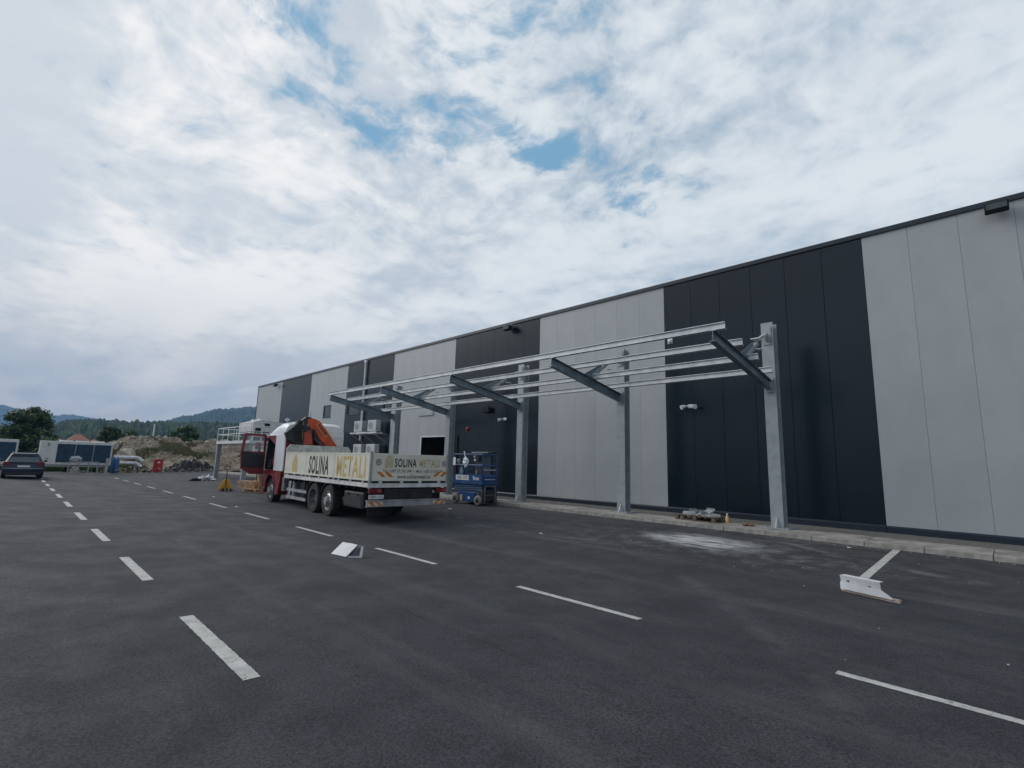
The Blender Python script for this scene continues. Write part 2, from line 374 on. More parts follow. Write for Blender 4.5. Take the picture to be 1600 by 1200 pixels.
    xs = [-50.5] + [-50 + 2*i for i in range(46)]; ys = [-40, -20, -10, -5, -3, 0, 3, 6, 7.5, 9, 10.5, 12, 13.2]
    B = MB(); n = len(ys)
    B.add([(x, y, zg(y)) for x in xs for y in ys], [(i*n+j, (i+1)*n+j, (i+1)*n+j+1, i*n+j+1) for i in range(len(xs)-1) for j in range(n-1)])
    return tag(B.build('asphalt_lot', m, kind='structure'), 'dark grey worn asphalt parking lot with dusty patches')
LOT = asphalt()

def worn_paint():
    m = bpy.data.materials.new('worn_road_paint'); m.use_nodes = True; nt = m.node_tree; b = nt.nodes['Principled BSDF']; tc = nd(nt, 'ShaderNodeTexCoord').outputs['Object']
    c = mixc(nt, mrange(nt, noise_(nt, tc, 6, 6, .65), .35, .65), (.50, .49, .46), (.36, .355, .34))
    c = mixc(nt, mrange(nt, noise_(nt, tc, 70, 5, .75), .56, .66, 0, .8), c, (.075, .073, .072))
    c = mixc(nt, math_(nt, 'MULTIPLY', mrange(nt, noise_(nt, tc, 22, 7, .75), .55, .63), mrange(nt, noise_(nt, tc, 1.3, 3, .6), .45, .6, .1, .9)), c, (.085, .083, .082))
    nt.links.new(c, b.inputs['Base Color']); b.inputs['Roughness'].default_value = .8
    bp = nd(nt, 'ShaderNodeBump', ins={'Height': noise_(nt, tc, 60, 4, .7)}); bp.inputs['Strength'].default_value = .4; bp.inputs['Distance'].default_value = .01
    nt.links.new(bp.outputs[0], b.inputs['Normal']); return m
m_paint = worn_paint()
def marking(x0, x1, y, w=.12):
    B = MB(); near = x1 > -16; ns = 80 if near else 8
    rnd = random.Random(int(x0*100+y*7)); J = .0035 if near else 0
    row = []
    for i in range(ns+1):
        a = x0+(x1-x0)*i/ns + (rnd.uniform(-.01, .01) if i in (0, ns) else 0)
        for sg in (-1, 1):
            yy = y+sg*w/2+rnd.uniform(-J, J); row.append((a+rnd.uniform(-J, J), yy, zg(yy)+.004))
    B.add(row, [(2*i, 2*i+2, 2*i+3, 2*i+1) for i in range(ns)])
    B.build('painted_dash', m_paint, LOT)
for i in range(12): marking(-4.187-3.983*i-1.988, -4.187-3.983*i, 1.506, .125)
for i in range(-1, 12):
    marking(.706-3.983*i-1.988, .706-3.983*i, 5.488, .11)
B = MB()
for i in range(6):
    a = 9.0+i*4.15/6; b = 9.0+(i+1)*4.15/6
    B.add([(-1.91, a, zg(a)+.006), (-1.78, a, zg(a)+.006), (-1.78, b, zg(b)+.006), (-1.91, b, zg(b)+.006)], [(0, 1, 2, 3)])
B.build('bay_line', m_paint, LOT)
B = MB(); B.add([(-50.0, -6, .097), (-49.85, -6, .097), (-49.85, -3, .097), (-50.0, -3, .097)], [(0, 1, 2, 3)])
for a, b in ((-3, 0), (0, 6), (6, 13)):
    B.add([(-49.9, a, zg(a)+.006), (-49.75, a, zg(a)+.006), (-49.75, b, zg(b)+.006), (-49.9, b, zg(b)+.006)], [(0, 1, 2, 3)])
B.build('edge_line', m_paint, LOT)

# kerb along the hall, far kerb, pavement strip
kerb = thing('kerb', 'pale concrete kerb along the foot of the hall with open joints', 'kerb', (0, 13.2, 0)); kerb['kind'] = 'structure'; del kerb['category']
kme = [MB().box(0, .985, 0, .15, -.2, .17-.004*k).mesh('kerb_stone') for k in range(3)]
for me in kme: me.materials.append(m_kerb)
for i in range(96):
    o = share(kme[(i*7) % 3], 'kerb_stone', kerb, (-50.4+i, random.uniform(-.006, .006), random.uniform(-.004, .003)), random.uniform(-.004, .004))
    md = None
pav = thing('pavement', 'concrete slab strip behind the kerb under the canopy columns', 'pavement', (0, 13.36, 0)); pav['kind'] = 'structure'; del pav['category']
pme = MB().box(0, 1.988, 0, 1.06, -.2, .165).mesh('pavement_slab'); pme.materials.append(m_concrete)
for i in range(48): share(pme, 'pavement_slab', pav, (-50.4+2*i, 0, random.uniform(-.004, .003)))
B = MB(); B.box(-50.4, 45, 14.43, 16.02, -.3, .135); tag(B.build('gravel_strip', m_gravel, kind='structure'), 'strip of grey gravel between pavement and hall wall')
B = MB()
for i in range(5200):
    x = random.uniform(-24, 3); y = random.uniform(14.45, 15.9); s = random.uniform(.008, .022)
    q = [Vector((random.uniform(-s, s), random.uniform(-s, s), random.uniform(-.3, 1)*s)) for _ in range(3)]
    c = Vector((x, y, .137))
    B.add([c+Vector((-s, -s, -.01)), c+Vector((s, -s*.7, -.01)), c+Vector((0, s, -.01)), c+Vector((q[0].x*.4, q[0].y*.4, s))], [(0, 1, 3), (1, 2, 3), (2, 0, 3)])
tag(B.build('gravel_stones', m_gravel, kind='stuff'), 'loose small grey stones of the gravel strip')
fk = thing('far_kerb', 'low concrete kerb closing the far end of the asphalt', 'kerb', (-50.5, 0, 0)); fk['kind'] = 'structure'; del fk['category']
fme = MB().box(-.15, 0, 0, .985, -.4, .12).mesh('kerb_stone'); fme.materials.append(m_kerb)
for i in range(36):
    y = -22+i; share(fme, 'kerb_stone', fk, (0, y, zg(y+.5)))

# ------------------------------------------------------------------ hall
YW, ZB, ZT, X0 = 16.03, .31, 8.14, -14.412
holes = [(-35.87, -34.60, 4.57, 5.45), (-32.10, -30.50, 4.57, 5.25), (-27.40, -26.60, 4.56, 5.39), (-26.10, -25.36, 4.56, 5.33), (-23.07, -20.67, -1, 2.90)]
hall = thing('industrial_hall', 'long industrial hall clad in alternating light grey and anthracite wall panels', 'building', (0, YW, 0))
def cut(rects, h):
    out = []
    for x0, x1, z0, z1 in rects:
        a, b, c, d = max(x0, h[0]), min(x1, h[1]), max(z0, h[2]), min(z1, h[3])
        if a >= b or c >= d: out.append((x0, x1, z0, z1)); continue
        if a > x0: out.append((x0, a, z0, z1))
        if b < x1: out.append((b, x1, z0, z1))
        if c > z0: out.append((a, b, z0, c))
        if d < z1: out.append((a, b, d, z1))
    return out
pan = {}
for i in range(-36, 54):
    x0 = X0+i; band = (i//6) % 2
    m = m_dark if band else m_light
    rects = [(0.0025, .9975, ZB, ZT)]; cutn = False
    for h in holes:
        n = cut(rects, (h[0]-x0, h[1]-x0, h[2], h[3]))
        if n != rects: cutn = True
        rects = n
    if cutn:
        B = MB()
        for a, b, c, d in rects: B.box(a, b, 0, .1, c, d)
        o = B.build('wall_panel', m, hall); o.location = (x0, 0, 0)
    else:
        if band not in pan:
            B = MB(); gp = .006 if band else .0025; B.box(gp, 1-gp, 0, .1, ZB, ZT); me = B.mesh('wall_panel'); me.materials.append(m); pan[band] = me
        share(pan[band], 'wall_panel', hall, (x0, 0, 0))
XL, XR = X0-36, X0+54
# backing and rest of the shell (a hole is left for the gate)
B = MB(); B.box(XL+.02, -23.2, .1, .16, 0, ZT-.02); B.box(-20.5, XR-.02, .1, .16, 0, ZT-.02); B.box(-23.2, -20.5, .1, .16, 2.95, ZT-.02)
B.build('wall_core', m_black, hall)
for a in (XL, XR-.1): MB().box(a, a+.1, .1, 38, ZB, ZT).build('end_wall', m_light, hall)
B = MB(); B.box(XL, XR, .1, 38, ZT-.1, ZT); B.build('roof', m_trim, hall)
B = MB(); B.box(-23.3, -20.4, .17, 5, .1, .14); B.box(-23.3, -20.4, 5, 5.1, .1, 3.2); B.box(-23.3, -23.2, .17, 5, .1, 3.2); B.box(-20.5, -20.4, .17, 5, .1, 3.2); B.box(-23.3, -20.4, .17, 5.1, 3.1, 3.2)
B.build('gate_interior', m_black, hall)
g = MB(); g.box(-23.13, -23.07, -.03, .1, .12, 2.96); g.box(-20.67, -20.61, -.03, .1, .12, 2.96); g.box(-23.07, -20.67, -.03, .1, 2.90, 2.96); g.build('gate_frame', m_white, hall)
# coping and base flashing, in lengths
for k in range(15):
    a = XL+k*6; B = MB(); B.prism([(-.05, ZT-.03), (.3, ZT-.03), (.3, ZT+.13), (-.05, ZT+.10)], lambda u, v, d: (d, u, v), a-(.06 if k == 0 else 0), a+5.99); B.build('coping', m_trim, hall)
    B = MB(); B.prism([(-.05, .12), (.1, .12), (.1, ZB-.002), (0, ZB-.002), (-.018, .285), (-.05, .27)], lambda u, v, d: (d, u, v), a, a+5.99); B.build('base_flashing', m_trim, hall)
B = MB(); B.box(XL-.04, XL-.002, -.03, .12, ZB, ZT-.08); B.build('corner_flashing', m_trim, hall)
for (a, b, c, d) in holes[:4]:
    B = MB(); t = .05
    for q in ((a, a+t, c, d), (b-t, b, c, d), (a+t, b-t, c, c+t), (a+t, b-t, d-t, d)): B.box(q[0], q[1], .02, .09, q[2], q[3])
    w = B.build('window', m_frame_dark, hall)
    B = MB(); B.box(a+t, b-t, .06, .075, c+t, d-t); B.build('pane', m_glass, w)
    B = MB(); B.box(a-.03, b+.03, -.05, .02, c-.03, c-.002); B.build('sill', m_trim, w)
B = MB(); B.box(-26.03, -25.43, .076, .085, 4.75, 5.28); B.build('window_blind', m_cream, hall)
# sign above the gate, door and its canopy in the dark band
B = MB(); B.box(-23.45, -22.1, -.06, -.002, 4.1, 4.33); B.build('sign_panel', m_light, hall)
d = MB(); d.box(-18.42, -17.30, -.04, -.002, .31, 2.03).build('door', m_trim, hall)
MB().box(-18.3, -18.24, -.09, -.04, 1.05, 1.25).build('handle', m_alu, d.children[0] if False else hall.children[-1])
MB().box(-18.45, -17.28, -.28, -.002, 2.06, 2.11).build('door_canopy', m_galv, hall)
MB().box(-20.0, -19.86, -.05, -.002, .31, 2.95).build('door_post', m_black, hall)
# downpipe
B = MB(); B.tube((-29.8, -.10, 2.8), (-29.8, -.10, 8.05), .065, 12); B.box(-29.9, -29.7, -.17, -.01, 7.95, 8.12)
for z in (3.4, 5.0, 6.6): B.box(-29.88, -29.72, -.10, -.002, z, z+.04)
B.build('downpipe', m_galv_light, hall, smooth=True)

# fittings on the wall -------------------------------------------------
m_flens = mat('lamp_glass', (.05, .07, .07), .2)
def floodlight(x, z, w, label):
    t = thing('floodlight', label, 'floodlight', (x, YW-.07, z), 0, 'floodlights under the roof edge')
    MB().box(-w/2, w/2, -.34, -.10, -.20, .0).build('housing', m_black, t, bevel=.02)
    MB().box(-w/2+.03, w/2-.03, -.352, -.341, -.17, -.03).build('lens', m_flens, t)
    b = MB(); b.box(-.05, .05, -.10, 0, -.08, .05); b.box(-w/2-.01, w/2+.01, -.12, -.09, .0, .06); b.build('bracket', m_trim, t)
floodlight(.30, 8.02, .42, 'dark floodlight under the roof edge at the upper right corner of the photo')
floodlight(-16.21, 7.98, .42, 'dark floodlight under the roof edge where dark band starts above the work platform')
floodlight(-45.37, 7.93, .42, 'small dark floodlight under the roof edge near the far end of the hall')
def spot(x, z, n, label):
    t = thing('wall_spotlight', label, 'spotlight', (x, YW, z))
    MB().box(-.09, .09, -.06, -.001, -.06, .06).build('base', m_white, t, bevel=.01)
    for k in range(n):
        sx = -.16 if k == 0 else .22
        b = MB(); b.tube((sx*.3, -.05, .02), (sx*.8, -.12, .0), .02, 8); b.lathe([(0, -.02), (.05, -.02), (.075, .13), (.06, .135), (0, .12)], (sx, -.16, -.01), (-.5 if k == 0 else .3, -.8, -.35), 16); b.build('lamp_head', m_white, t, smooth=True)
spot(-16.45, 3.63, 1, 'white security spotlight on the dark band above the blue lift')
spot(-7.50, 3.68, 2, 'white twin security spotlight on the dark wall between the two nearest columns')
t = thing('smoke_alarm', 'tiny white dome fitting high on the dark panel edge behind the top purlin', 'alarm', (-8.2, YW, 6.05)); MB().lathe([(0, -.08), (.05, -.07), (.08, -.03), (.08, 0)], (0, 0, 0), (0, 1, 0), 16).build('dome', m_white, t, smooth=True); MB().box(-.09, .09, -.012, -.001, -.09, .09).build('base', m_white, t)
t = thing('alarm_bell', 'small red round alarm bell on the dark band above the lift', 'alarm bell', (-19.14, YW, 3.26)); MB().lathe([(0, -.09), (.07, -.08), (.10, -.04), (.10, -.001)], (0, 0, 0), (0, 1, 0), 18).build('bell', m_redc, t, smooth=True); MB().box(-.05, .05, -.02, -.001, -.16, -.11).build('base', m_redc, t)
t = thing('wall_speaker', 'small black box speaker high on the dark band under the canopy', 'speaker', (-17.65, YW, 4.12)); MB().box(-.24, .24, -.22, -.02, -.13, .12).build('housing', m_black, t, bevel=.02); MB().box(-.05, .05, -.02, -.001, .0, .25).build('bracket', m_black, t)

m_acw = mat('ac_casing', (.50, .51, .52), .5, var=.05)
m_acf = mat('ac_fan', (.26, .27, .28), .6)
def aircon(x, z, label):
    t = thing('air_conditioner', label, 'air conditioner', (x, YW-.78, z), 0, 'outdoor units racked on the wall')
    b = MB(); b.box(-.5, .5, 0, .33, 0, .68); b.build('casing', m_acw, t, bevel=.02)
    f = MB(); f.lathe([(.26, -.012), (.26, .0), (.22, .0), (.22, -.012), (.26, -.012)], (-.12, -.002, .34), (0, 1, 0), 24); f.build('fan_guard', m_acw, t, smooth=True)
    MB().lathe([(0, -.004), (.215, -.004)], (-.12, -.002, .34), (0, 1, 0), 24).build('fan', m_acf, t)
    MB().box(.501, .508, .05, .28, .06, .62).build('side_grille', m_alu, t)
for (x, z, lb) in ((-28.95, 3.30, 'white outdoor unit on the upper rack, left one beside the downpipe'), (-27.25, 3.30, 'white outdoor unit on the upper rack, right one behind the far column'),
                   (-28.85, 1.85, 'white outdoor unit on the lower rack, left one just above the tailboard'), (-27.25, 1.85, 'white outdoor unit on the lower rack, right one just above the tailboard')):
    aircon(x, z, lb)
for z, lb in ((3.27, 'galvanised upper shelf rack carrying two outdoor units'), (1.82, 'galvanised lower shelf rack carrying two outdoor units')):
    t = thing('wall_rack', lb, 'rack', (-28.1, YW, z)); b = MB(); b.box(-1.7, 1.5, -.84, -.78, -.09, -.01); b.box(-1.7, 1.5, -.46, -.40, -.09, -.01); b.build('rail', m_galv_light, t)
    for x in (-1.5, -.1, 1.3):
        b = MB(); b.box(x, x+.05, -.84, -.001, -.15, -.092); b.bar((x+.025, -.8, -.16), (x+.025, -.02, -.62), .04, .04); b.build('bracket', m_galv, t)

# ------------------------------------------------------------------ canopy frame
can = thing('steel_canopy_frame', 'unfinished galvanised steel canopy frame on five columns along the hall', 'canopy frame', (0, 0, 0))
XC = [-4.36-4.6*i for i in range(5)]
def zr(y): return 4.34-(y-10.45)*.180     # rafter bottom line
def ibeam(B, a, b, h, w, tf=.014, tw=.010, up=(0, 0, 1)):
    a = Vector(a); b = Vector(b); z = (b-a); L = z.length; z.normalize(); x = z.cross(Vector(up)).normalized(); y = x.cross(z)
    T = Matrix((x, y, z)).transposed().to_4x4(); T.translation = a
    B.box(-w/2, w/2, h/2-tf, h/2, 0, L, T); B.box(-w/2, w/2, -h/2, -h/2+tf, 0, L, T); B.box(-tw/2, tw/2, -h/2+tf, h/2-tf, 0, L, T)
    return B
def column_parts(x, top):
    Bc = MB(); ibeam(Bc, (x, 14.15, .19), (x, 14.15, top), .32, .30, .018, .012, up=(0, 1, 0)); c = Bc.build('column', m_galv, can)
    b = MB(); b.box(x-.31, x+.31, 13.82, 14.5, .166, .19); b.build('base_plate', m_galv, c)
    b = MB(); b.prism([(0, 0), (.16, 0), (.03, .24), (0, .24)], lambda u, v, d: (d, 13.988-u, .191+v), x-.006, x+.006); b.build('stiffener', m_galv_light, c)
    b = MB()
    for sx in (-.25, .25):
        for sy in (13.89, 14.42): b.tube((x+sx, sy, .19), (x+sx, sy, .235), .016, 6); b.tube((x+sx, sy, .19), (x+sx, sy, .207), .028, 6)
    b.build('anchor_bolt', m_galv, c)
    b = MB(); b.box(x-.10, x+.10, 13.965, 13.989, top-.62, top-.12); b.prism([(0, 0), (.15, .02), (.15, .14), (0, .26)], lambda u, v, d: (d, 13.965-u, top-.55+v), x-.008, x+.008); b.build('bracket_plate', m_galv, c)
def rafter_parts(x):
    B = MB(); a = (x, 10.45, zr(10.45)+.13); b = (x, 13.95, zr(13.95)+.13); ibeam(B, a, b, .26, .14, .014, .009); rf = B.build('rafter', mat_raft, can)
    B = MB(); B.box(x-.10, x+.10, 13.944, 13.966, zr(13.95)-.06, zr(13.95)+.34)
    for dz in (0, .24):
        for sx in (-.07, .07): B.tube((x+sx, 13.944, zr(13.95)+.02+dz), (x+sx, 13.925, zr(13.95)+.02+dz), .015, 6)
    B.build('end_plate', m_galv, rf)
    # gusset on the rafter and the tie up to the column
    zz = lambda y: zr(y)+.262
    B = MB(); B.prism([(11.95, zz(11.95)), (12.60, zz(12.60)), (12.95, 4.70), (12.88, 4.80)], lambda u, v, d: (d, u, v), x-.007, x+.007); B.build('gusset', mat_raft, rf)
    top = 5.55
    j = Vector((x, 13.20, 4.93))
    B = MB(); B.bar((x, 12.35, zz(12.35)+.10), j+Vector((0, -.03, -.05)), .09, .012); B.bar((x+.04, 12.35, zz(12.35)+.05), j+Vector((.04, -.03, -.10)), .012, .09); B.build('tie_bar', m_galv, can)
    B = MB(); B.bar(j+Vector((0, .02, .02)), (x, 13.83, top-.32), .09, .012); B.bar(j+Vector((-.04, .02, -.03)), (x-.04, 13.83, top-.37), .012, .09); B.build('tie_bar', m_galv, can)
    B = MB(); B.box(x-.10, x+.10, j.y-.18, j.y+.14, j.z-.012, j.z+.012, None); B.box(x-.06, x+.08, j.y+.02, j.y+.20, j.z-.24, j.z-.225); B.build('joint_plate', m_galv_light, can)
mat_raft = mat('shop_galvanised', (.20, .25, .29), .42, metal=.5, var=.12, scale=3)
for x in XC: column_parts(x, 5.56 if x > -5 else 5.53)
for x in XC: rafter_parts(x)
for k, y in enumerate((10.53, 11.50, 12.47, 13.42)):
    z0 = zr(y)+.268
    for (a, b) in ((-4.10, -13.48), (-13.50, -23.05)):
        B = MB(); t = .012; h = .15; w = .07   # channel section, web towards the lot
        B.box(b, a, y-.035, y-.035+t, z0, z0+h); B.box(b, a, y-.035, y-.035+w, z0, z0+t); B.box(b, a, y-.075, y-.0355, z0+h-t, z0+h+.004)
        p = B.build('purlin', m_galv_light, can)
    for x in XC: MB().box(x-.05, x+.05, y+.036, y+.05, z0-.004, z0+.12).build('cleat', m_galv, can)

# ------------------------------------------------------------------ truck
TP = Vector((-12.29, 6.94, -.205+.03)); TH = 3.09
truck = thing('flatbed_crane_truck', 'red and white crane truck with cream dropside body and driver door open', 'truck', TP, TH)
def tbx(B, a0, a1, b0, b1, c0, c1): return B.box(a0, a1, -b1, -b0, c0, c1)
def tpr(a0, a1, b0, b1, c0, c1, name, m, parent=truck, bevel=0.): B = MB(); tbx(B, a0, a1, b0, b1, c0, c1); return B.build(name, m, parent, bevel=bevel)
dz = .075   # local heights were measured from z=-.1
def C(c): return c+dz
LB = 6.85
B = MB(); tbx(B, .2, 9.3, .78, .86, C(.58), C(.84)); tbx(B, .2, 9.3, 1.64, 1.72, C(.58), C(.84))
for a in (.4, 1.5, 4.9, 6.2): tbx(B, a, a+.1, .86, 1.64, C(.62), C(.78))
B.build('chassis', m_chassis, truck)
bed = tpr(.02, LB, .02, 2.48, C(.98), C(1.07), 'load_bed', m_whited)
B = MB()
for k in range(14):
    a = .15+k*.49; tbx(B, a, a+.07, .1, 2.4, C(.86), C(.978))
B.build('cross_member', m_chassis, bed)
B = MB(); tbx(B, 0, LB, -.01, .018, C(.955), C(1.06)); tbx(B, 0, LB, 2.482, 2.51, C(.955), C(1.06)); tbx(B, -.03, -.002, -.01, 2.51, C(.955), C(1.06)); B.build('bed_rim', m_whited, bed)
SEG = [(.06, 2.36), (2.44, 4.70), (4.78, 6.82)]
for b0, b1 in ((-.01, .025), (2.475, 2.51)):
    for (a0, a1) in SEG:
        bd = tpr(a0, a1, b0, b1, C(1.13), C(1.88), 'side_board', m_cream, truck, .006)
        # shallow ribs
        for cc in (1.15, 1.86):
            B = MB(); tbx(B, a0, a1, b0-.008 if b0 < 1 else b1+.001, b0-.001 if b0 < 1 else b1+.008, C(cc)-.018, C(cc)+.016); B.build('board_edge', m_cream, bd)
        B = MB()
        for q in (.15, .5, .85):
            aa = a0+(a1-a0)*q; tbx(B, aa-.04, aa+.04, b0, b1, C(1.062), C(1.128))
        B.build('hinge', m_whited, bd)
    for a in (2.37, 4.71): tpr(a, a+.06, b0, b1, C(1.062), C(1.89), 'stanchion', m_whited)
B = MB(); tbx(B, .0, .05, -.02, .05, C(.93), C(1.93)); B.build('corner_post', m_alu, truck)
B = MB(); tbx(B, .0, .05, 2.45, 2.52, C(.93), C(1.93)); B.build('corner_post', m_alu, truck)
tpr(.016, .05, .06, 2.44, C(1.071), C(1.2), 'tail_gap_filler', m_chassis)  # added dark filler, keeps sky brightness out of the slot under the tailboard
tpr(.1, LB-.1, .05, .09, C(1.071), C(1.2), 'side_gap_filler', m_chassis)  # dark strip added so the slot under the side boards looks shaded
tb = tpr(-.02, .015, .055, 2.445, C(1.13), C(1.88), 'tail_board', m_cream, truck, .006)
B = MB()
for b in (.3, .95, 1.55, 2.2): tbx(B, -.035, -.021, b-.05, b+.05, C(1.06), C(1.16))
B.build('hinge', m_whited, tb)
B = MB(); B.prism([(.0, C(1.075)), (2.5, C(1.075)), (2.5, C(2.02)), (2.38, C(2.18)), (.12, C(2.18)), (.0, C(2.02))], lambda u, v, d: (d, -u, v), LB+.002, LB+.06); B.build('headboard', m_scuff, truck)
def tail(u, v, d): return (-.0215-d, -u, C(v))
def side(u, v, d): return (u, .0115+d, C(v))
# lettering: tail board
text('SOLINA', .70, .235, lambda u, v, d: tail(.71+u, 1.515+v, d), m_ink, 'lettering', tb, .02)
text('METALI', .70, .215, lambda u, v, d: tail(1.50+u, 1.53+v, d), m_goldf, 'lettering', tb, .02)
text('Tel: +387 33 295 344  \u2022  Mob: +387 61 673 891', 1.98, .085, lambda u, v, d: tail(.36+u, 1.365+v, d), m_ink, 'lettering', tb, .006, shear=.2)['kind'] = 'stuff'
text('www.solinametali.ba', 1.10, .105, lambda u, v, d: tail(.81+u, 1.20+v, d), m_ink, 'lettering', tb, .014, shear=.1)
def logo(fn, parent, m, s):
    B = MB()
    for u0, u1, v0, v1 in ((0, .10, 0, .80), (.13, .22, 0, .95), (.26, .36, 0, 1.05), (.40, .50, 0, .95), (.54, .62, .05, .85)):
        pts = [(u0*s, v0*s*.36/.62), (u1*s, v0*s*.36/.62), (u1*s, v1*s*.8), ((u0+u1)/2*s, (v1+.06)*s*.8), (u0*s, v1*s*.8)]
        B.prism(pts, lambda u, v, d: fn(u, v, d), .0005, .003)
    for k in range(2): B.prism([(-.02*s, (.26+.2*k)*s), (.64*s, (.26+.2*k)*s), (.64*s, (.31+.2*k)*s), (-.02*s, (.31+.2*k)*s)], lambda u, v, d: fn(u, v, d), .003, .004)
    B.build('logo', m, parent)
logo(lambda u, v, d: tail(.42+u*.9, 1.49+v, d), tb, m_goldf, .40)
for b, n in ((.22, '70'), (2.37, '80')):
    B = MB(); B.lathe([(0, .0015), (.065, .0015)], tail(b, 1.64, 0), (-1, 0, 0), 24); B.build('speed_sticker', m_whited, tb)
    B = MB(); B.lathe([(.062, .002), (.085, .002), (.085, .0005)], tail(b, 1.64, 0), (-1, 0, 0), 24); B.build('sticker_ring', m_wear, tb)
    text(n, .075, .06, lambda u, v, d: tail(b-.038+u, 1.61+v, d+.002), m_ink, 'lettering', tb, .02)
def stripes(fn, parent, u0, v0, w, h, lean, n=2):
    for k in range(n):
        a = u0+k*w*.5; s = h*1.15*lean
        B = MB(); pts = [(a, v0), (a+w*.27, v0), (a+w*.27-s, v0+h), (a-s, v0+h)]
        B.prism(pts, fn, .001, .003); B.build('warning_stripe', m_hazor, parent)
stripes(tail, tb, .33, 1.245, .46, .14, 1); stripes(tail, tb, 1.99, 1.265, .46, .14, -1)
# lettering: side boards (reads from front towards the tail as the viewer sees it)
sb = [o for o in truck.children if o.name.startswith('side_board')][:3]
sfn = lambda a: (lambda u, v, d: side(a-u, 1.185+v, d))
text('SOLINA', 1.66, .60, sfn(4.46), m_ink, 'lettering', sb[1], .026)
text('METALI', 1.92, .60, sfn(2.20), m_gold, 'lettering', sb[0], .018)
B = MB()
for u0, h in ((0, .44), (.13, .58), (.26, .62), (.39, .50)):
    B.prism([(6.05-u0, 1.19), (6.05-u0-.09, 1.19), (6.05-u0-.09, 1.19+h*.9), (6.05-u0-.045, 1.19+h), (6.05-u0, 1.19+h*.9)], lambda u, v, d: side(u, v, d), .001, .003)
B.build('logo', m_gold, sb[2])
# under the bed
B = MB(); tbx(B, .32, 1.55, .0, .5, C(.36), C(.80)); bx = B.build('toolbox', m_plast, truck, bevel=.03)
B = MB(); tbx(B, .40, 1.47, -.012, -.002, C(.42), C(.72)); B.build('lid', m_plast, bx); B = MB(); [tbx(B, a, a+.08, -.03, -.013, C(.70), C(.76)) for a in (.6, 1.2)]; B.build('latch', m_chassis, bx)
for c in (.56, .30):
    tpr(4.62, 6.52, .02, .06, C(c)-.045, C(c)+.05, 'side_guard', m_alu)
B = MB(); [tbx(B, a, a+.05, .062, .11, C(.25), C(.955)) for a in (4.9, 6.2)]; B.build('guard_stay', m_chassis, truck)
tpr(5.2, 5.85, .25, .75, C(.25), C(.88), 'fuel_tank', m_plast, truck, .04)
tpr(6.3, 6.9, .18, .7, C(.22), C(.85), 'air_tank', m_alu, truck, .06)
tpr(5.0, 6.6, 1.8, 2.4, C(.3), C(.9), 'battery_box', m_chassis)
for b in (.0, 2.12):
    l = tpr(-.03, .08, b, b+.37, C(.80), C(.93), 'tail_light', m_tail, truck, .012)
    tpr(-.036, -.031, b+.24, b+.36, C(.82), C(.91), 'lens', m_pinkred, l)
pl = tpr(-.05, -.04, -.02, .42, C(.655), C(.765), 'number_plate', m_whited)
text('O38-J-371', .34, .065, lambda u, v, d: (-.0505-d, -(.03+u), C(.675)+v), m_ink, 'lettering', pl, .01)
bp = tpr(-.09, -.03, -.08, 2.42, C(.47), C(.60), 'rear_bumper', m_alu, truck, .008)
B = MB(); tbx(B, -.11, -.02, -.09, 2.43, C(.602), C(.625)); tbx(B, -.10, -.02, -.09, 2.43, C(.452), C(.468)); B.build('bumper_edge', m_alu, bp)
bf = lambda u, v, d: (-.0905-d, -u, C(v))
for b in (-.05, 1.98):
    B = MB(); B.prism([(b, .478), (b+.44, .478), (b+.44, .592), (b, .592)], bf, .0, .002); B.build('reflector_plate', m_hazwh, bp)
    stripes(lambda u, v, d: bf(u, v, d+.002), bp, b+(.12 if b < 1 else .03), .48, .40, .11, 1 if b < 1 else -1)
B = MB(); tbx(B, -.02, .3, .45, 2.0, C(.62), C(.92)); tbx(B, -.03, .25, .9, 1.5, C(.5), C(.9)); B.build('rear_crossbeam', m_chassis, truck)
B = MB(); B.lathe([(0, -.05), (.15, -.04), (.17, .0), (.12, .05), (0, .06)], (-.02, -1.45, C(.68)), (1, 0, 0), 20); B.build('tow_coupling', m_plast, truck, smooth=True)
B = MB(); B.lathe([(0, -.1), (.28, -.1), (.30, -.04), (.30, .04), (.28, .1), (0, .1)], (1.2, -1.35, C(.35)), (0, 1, 0), 24); B.build('spare_wheel', m_rubber, truck, smooth=True)
B = MB(); tbx(B, .21, .23, .1, .62, C(.18), C(.78)); B.build('mud_flap', m_rubber, truck); B = MB(); tbx(B, .21, .23, 1.9, 2.42, C(.50), C(.78)); B.build('mud_flap', m_rubber, truck)
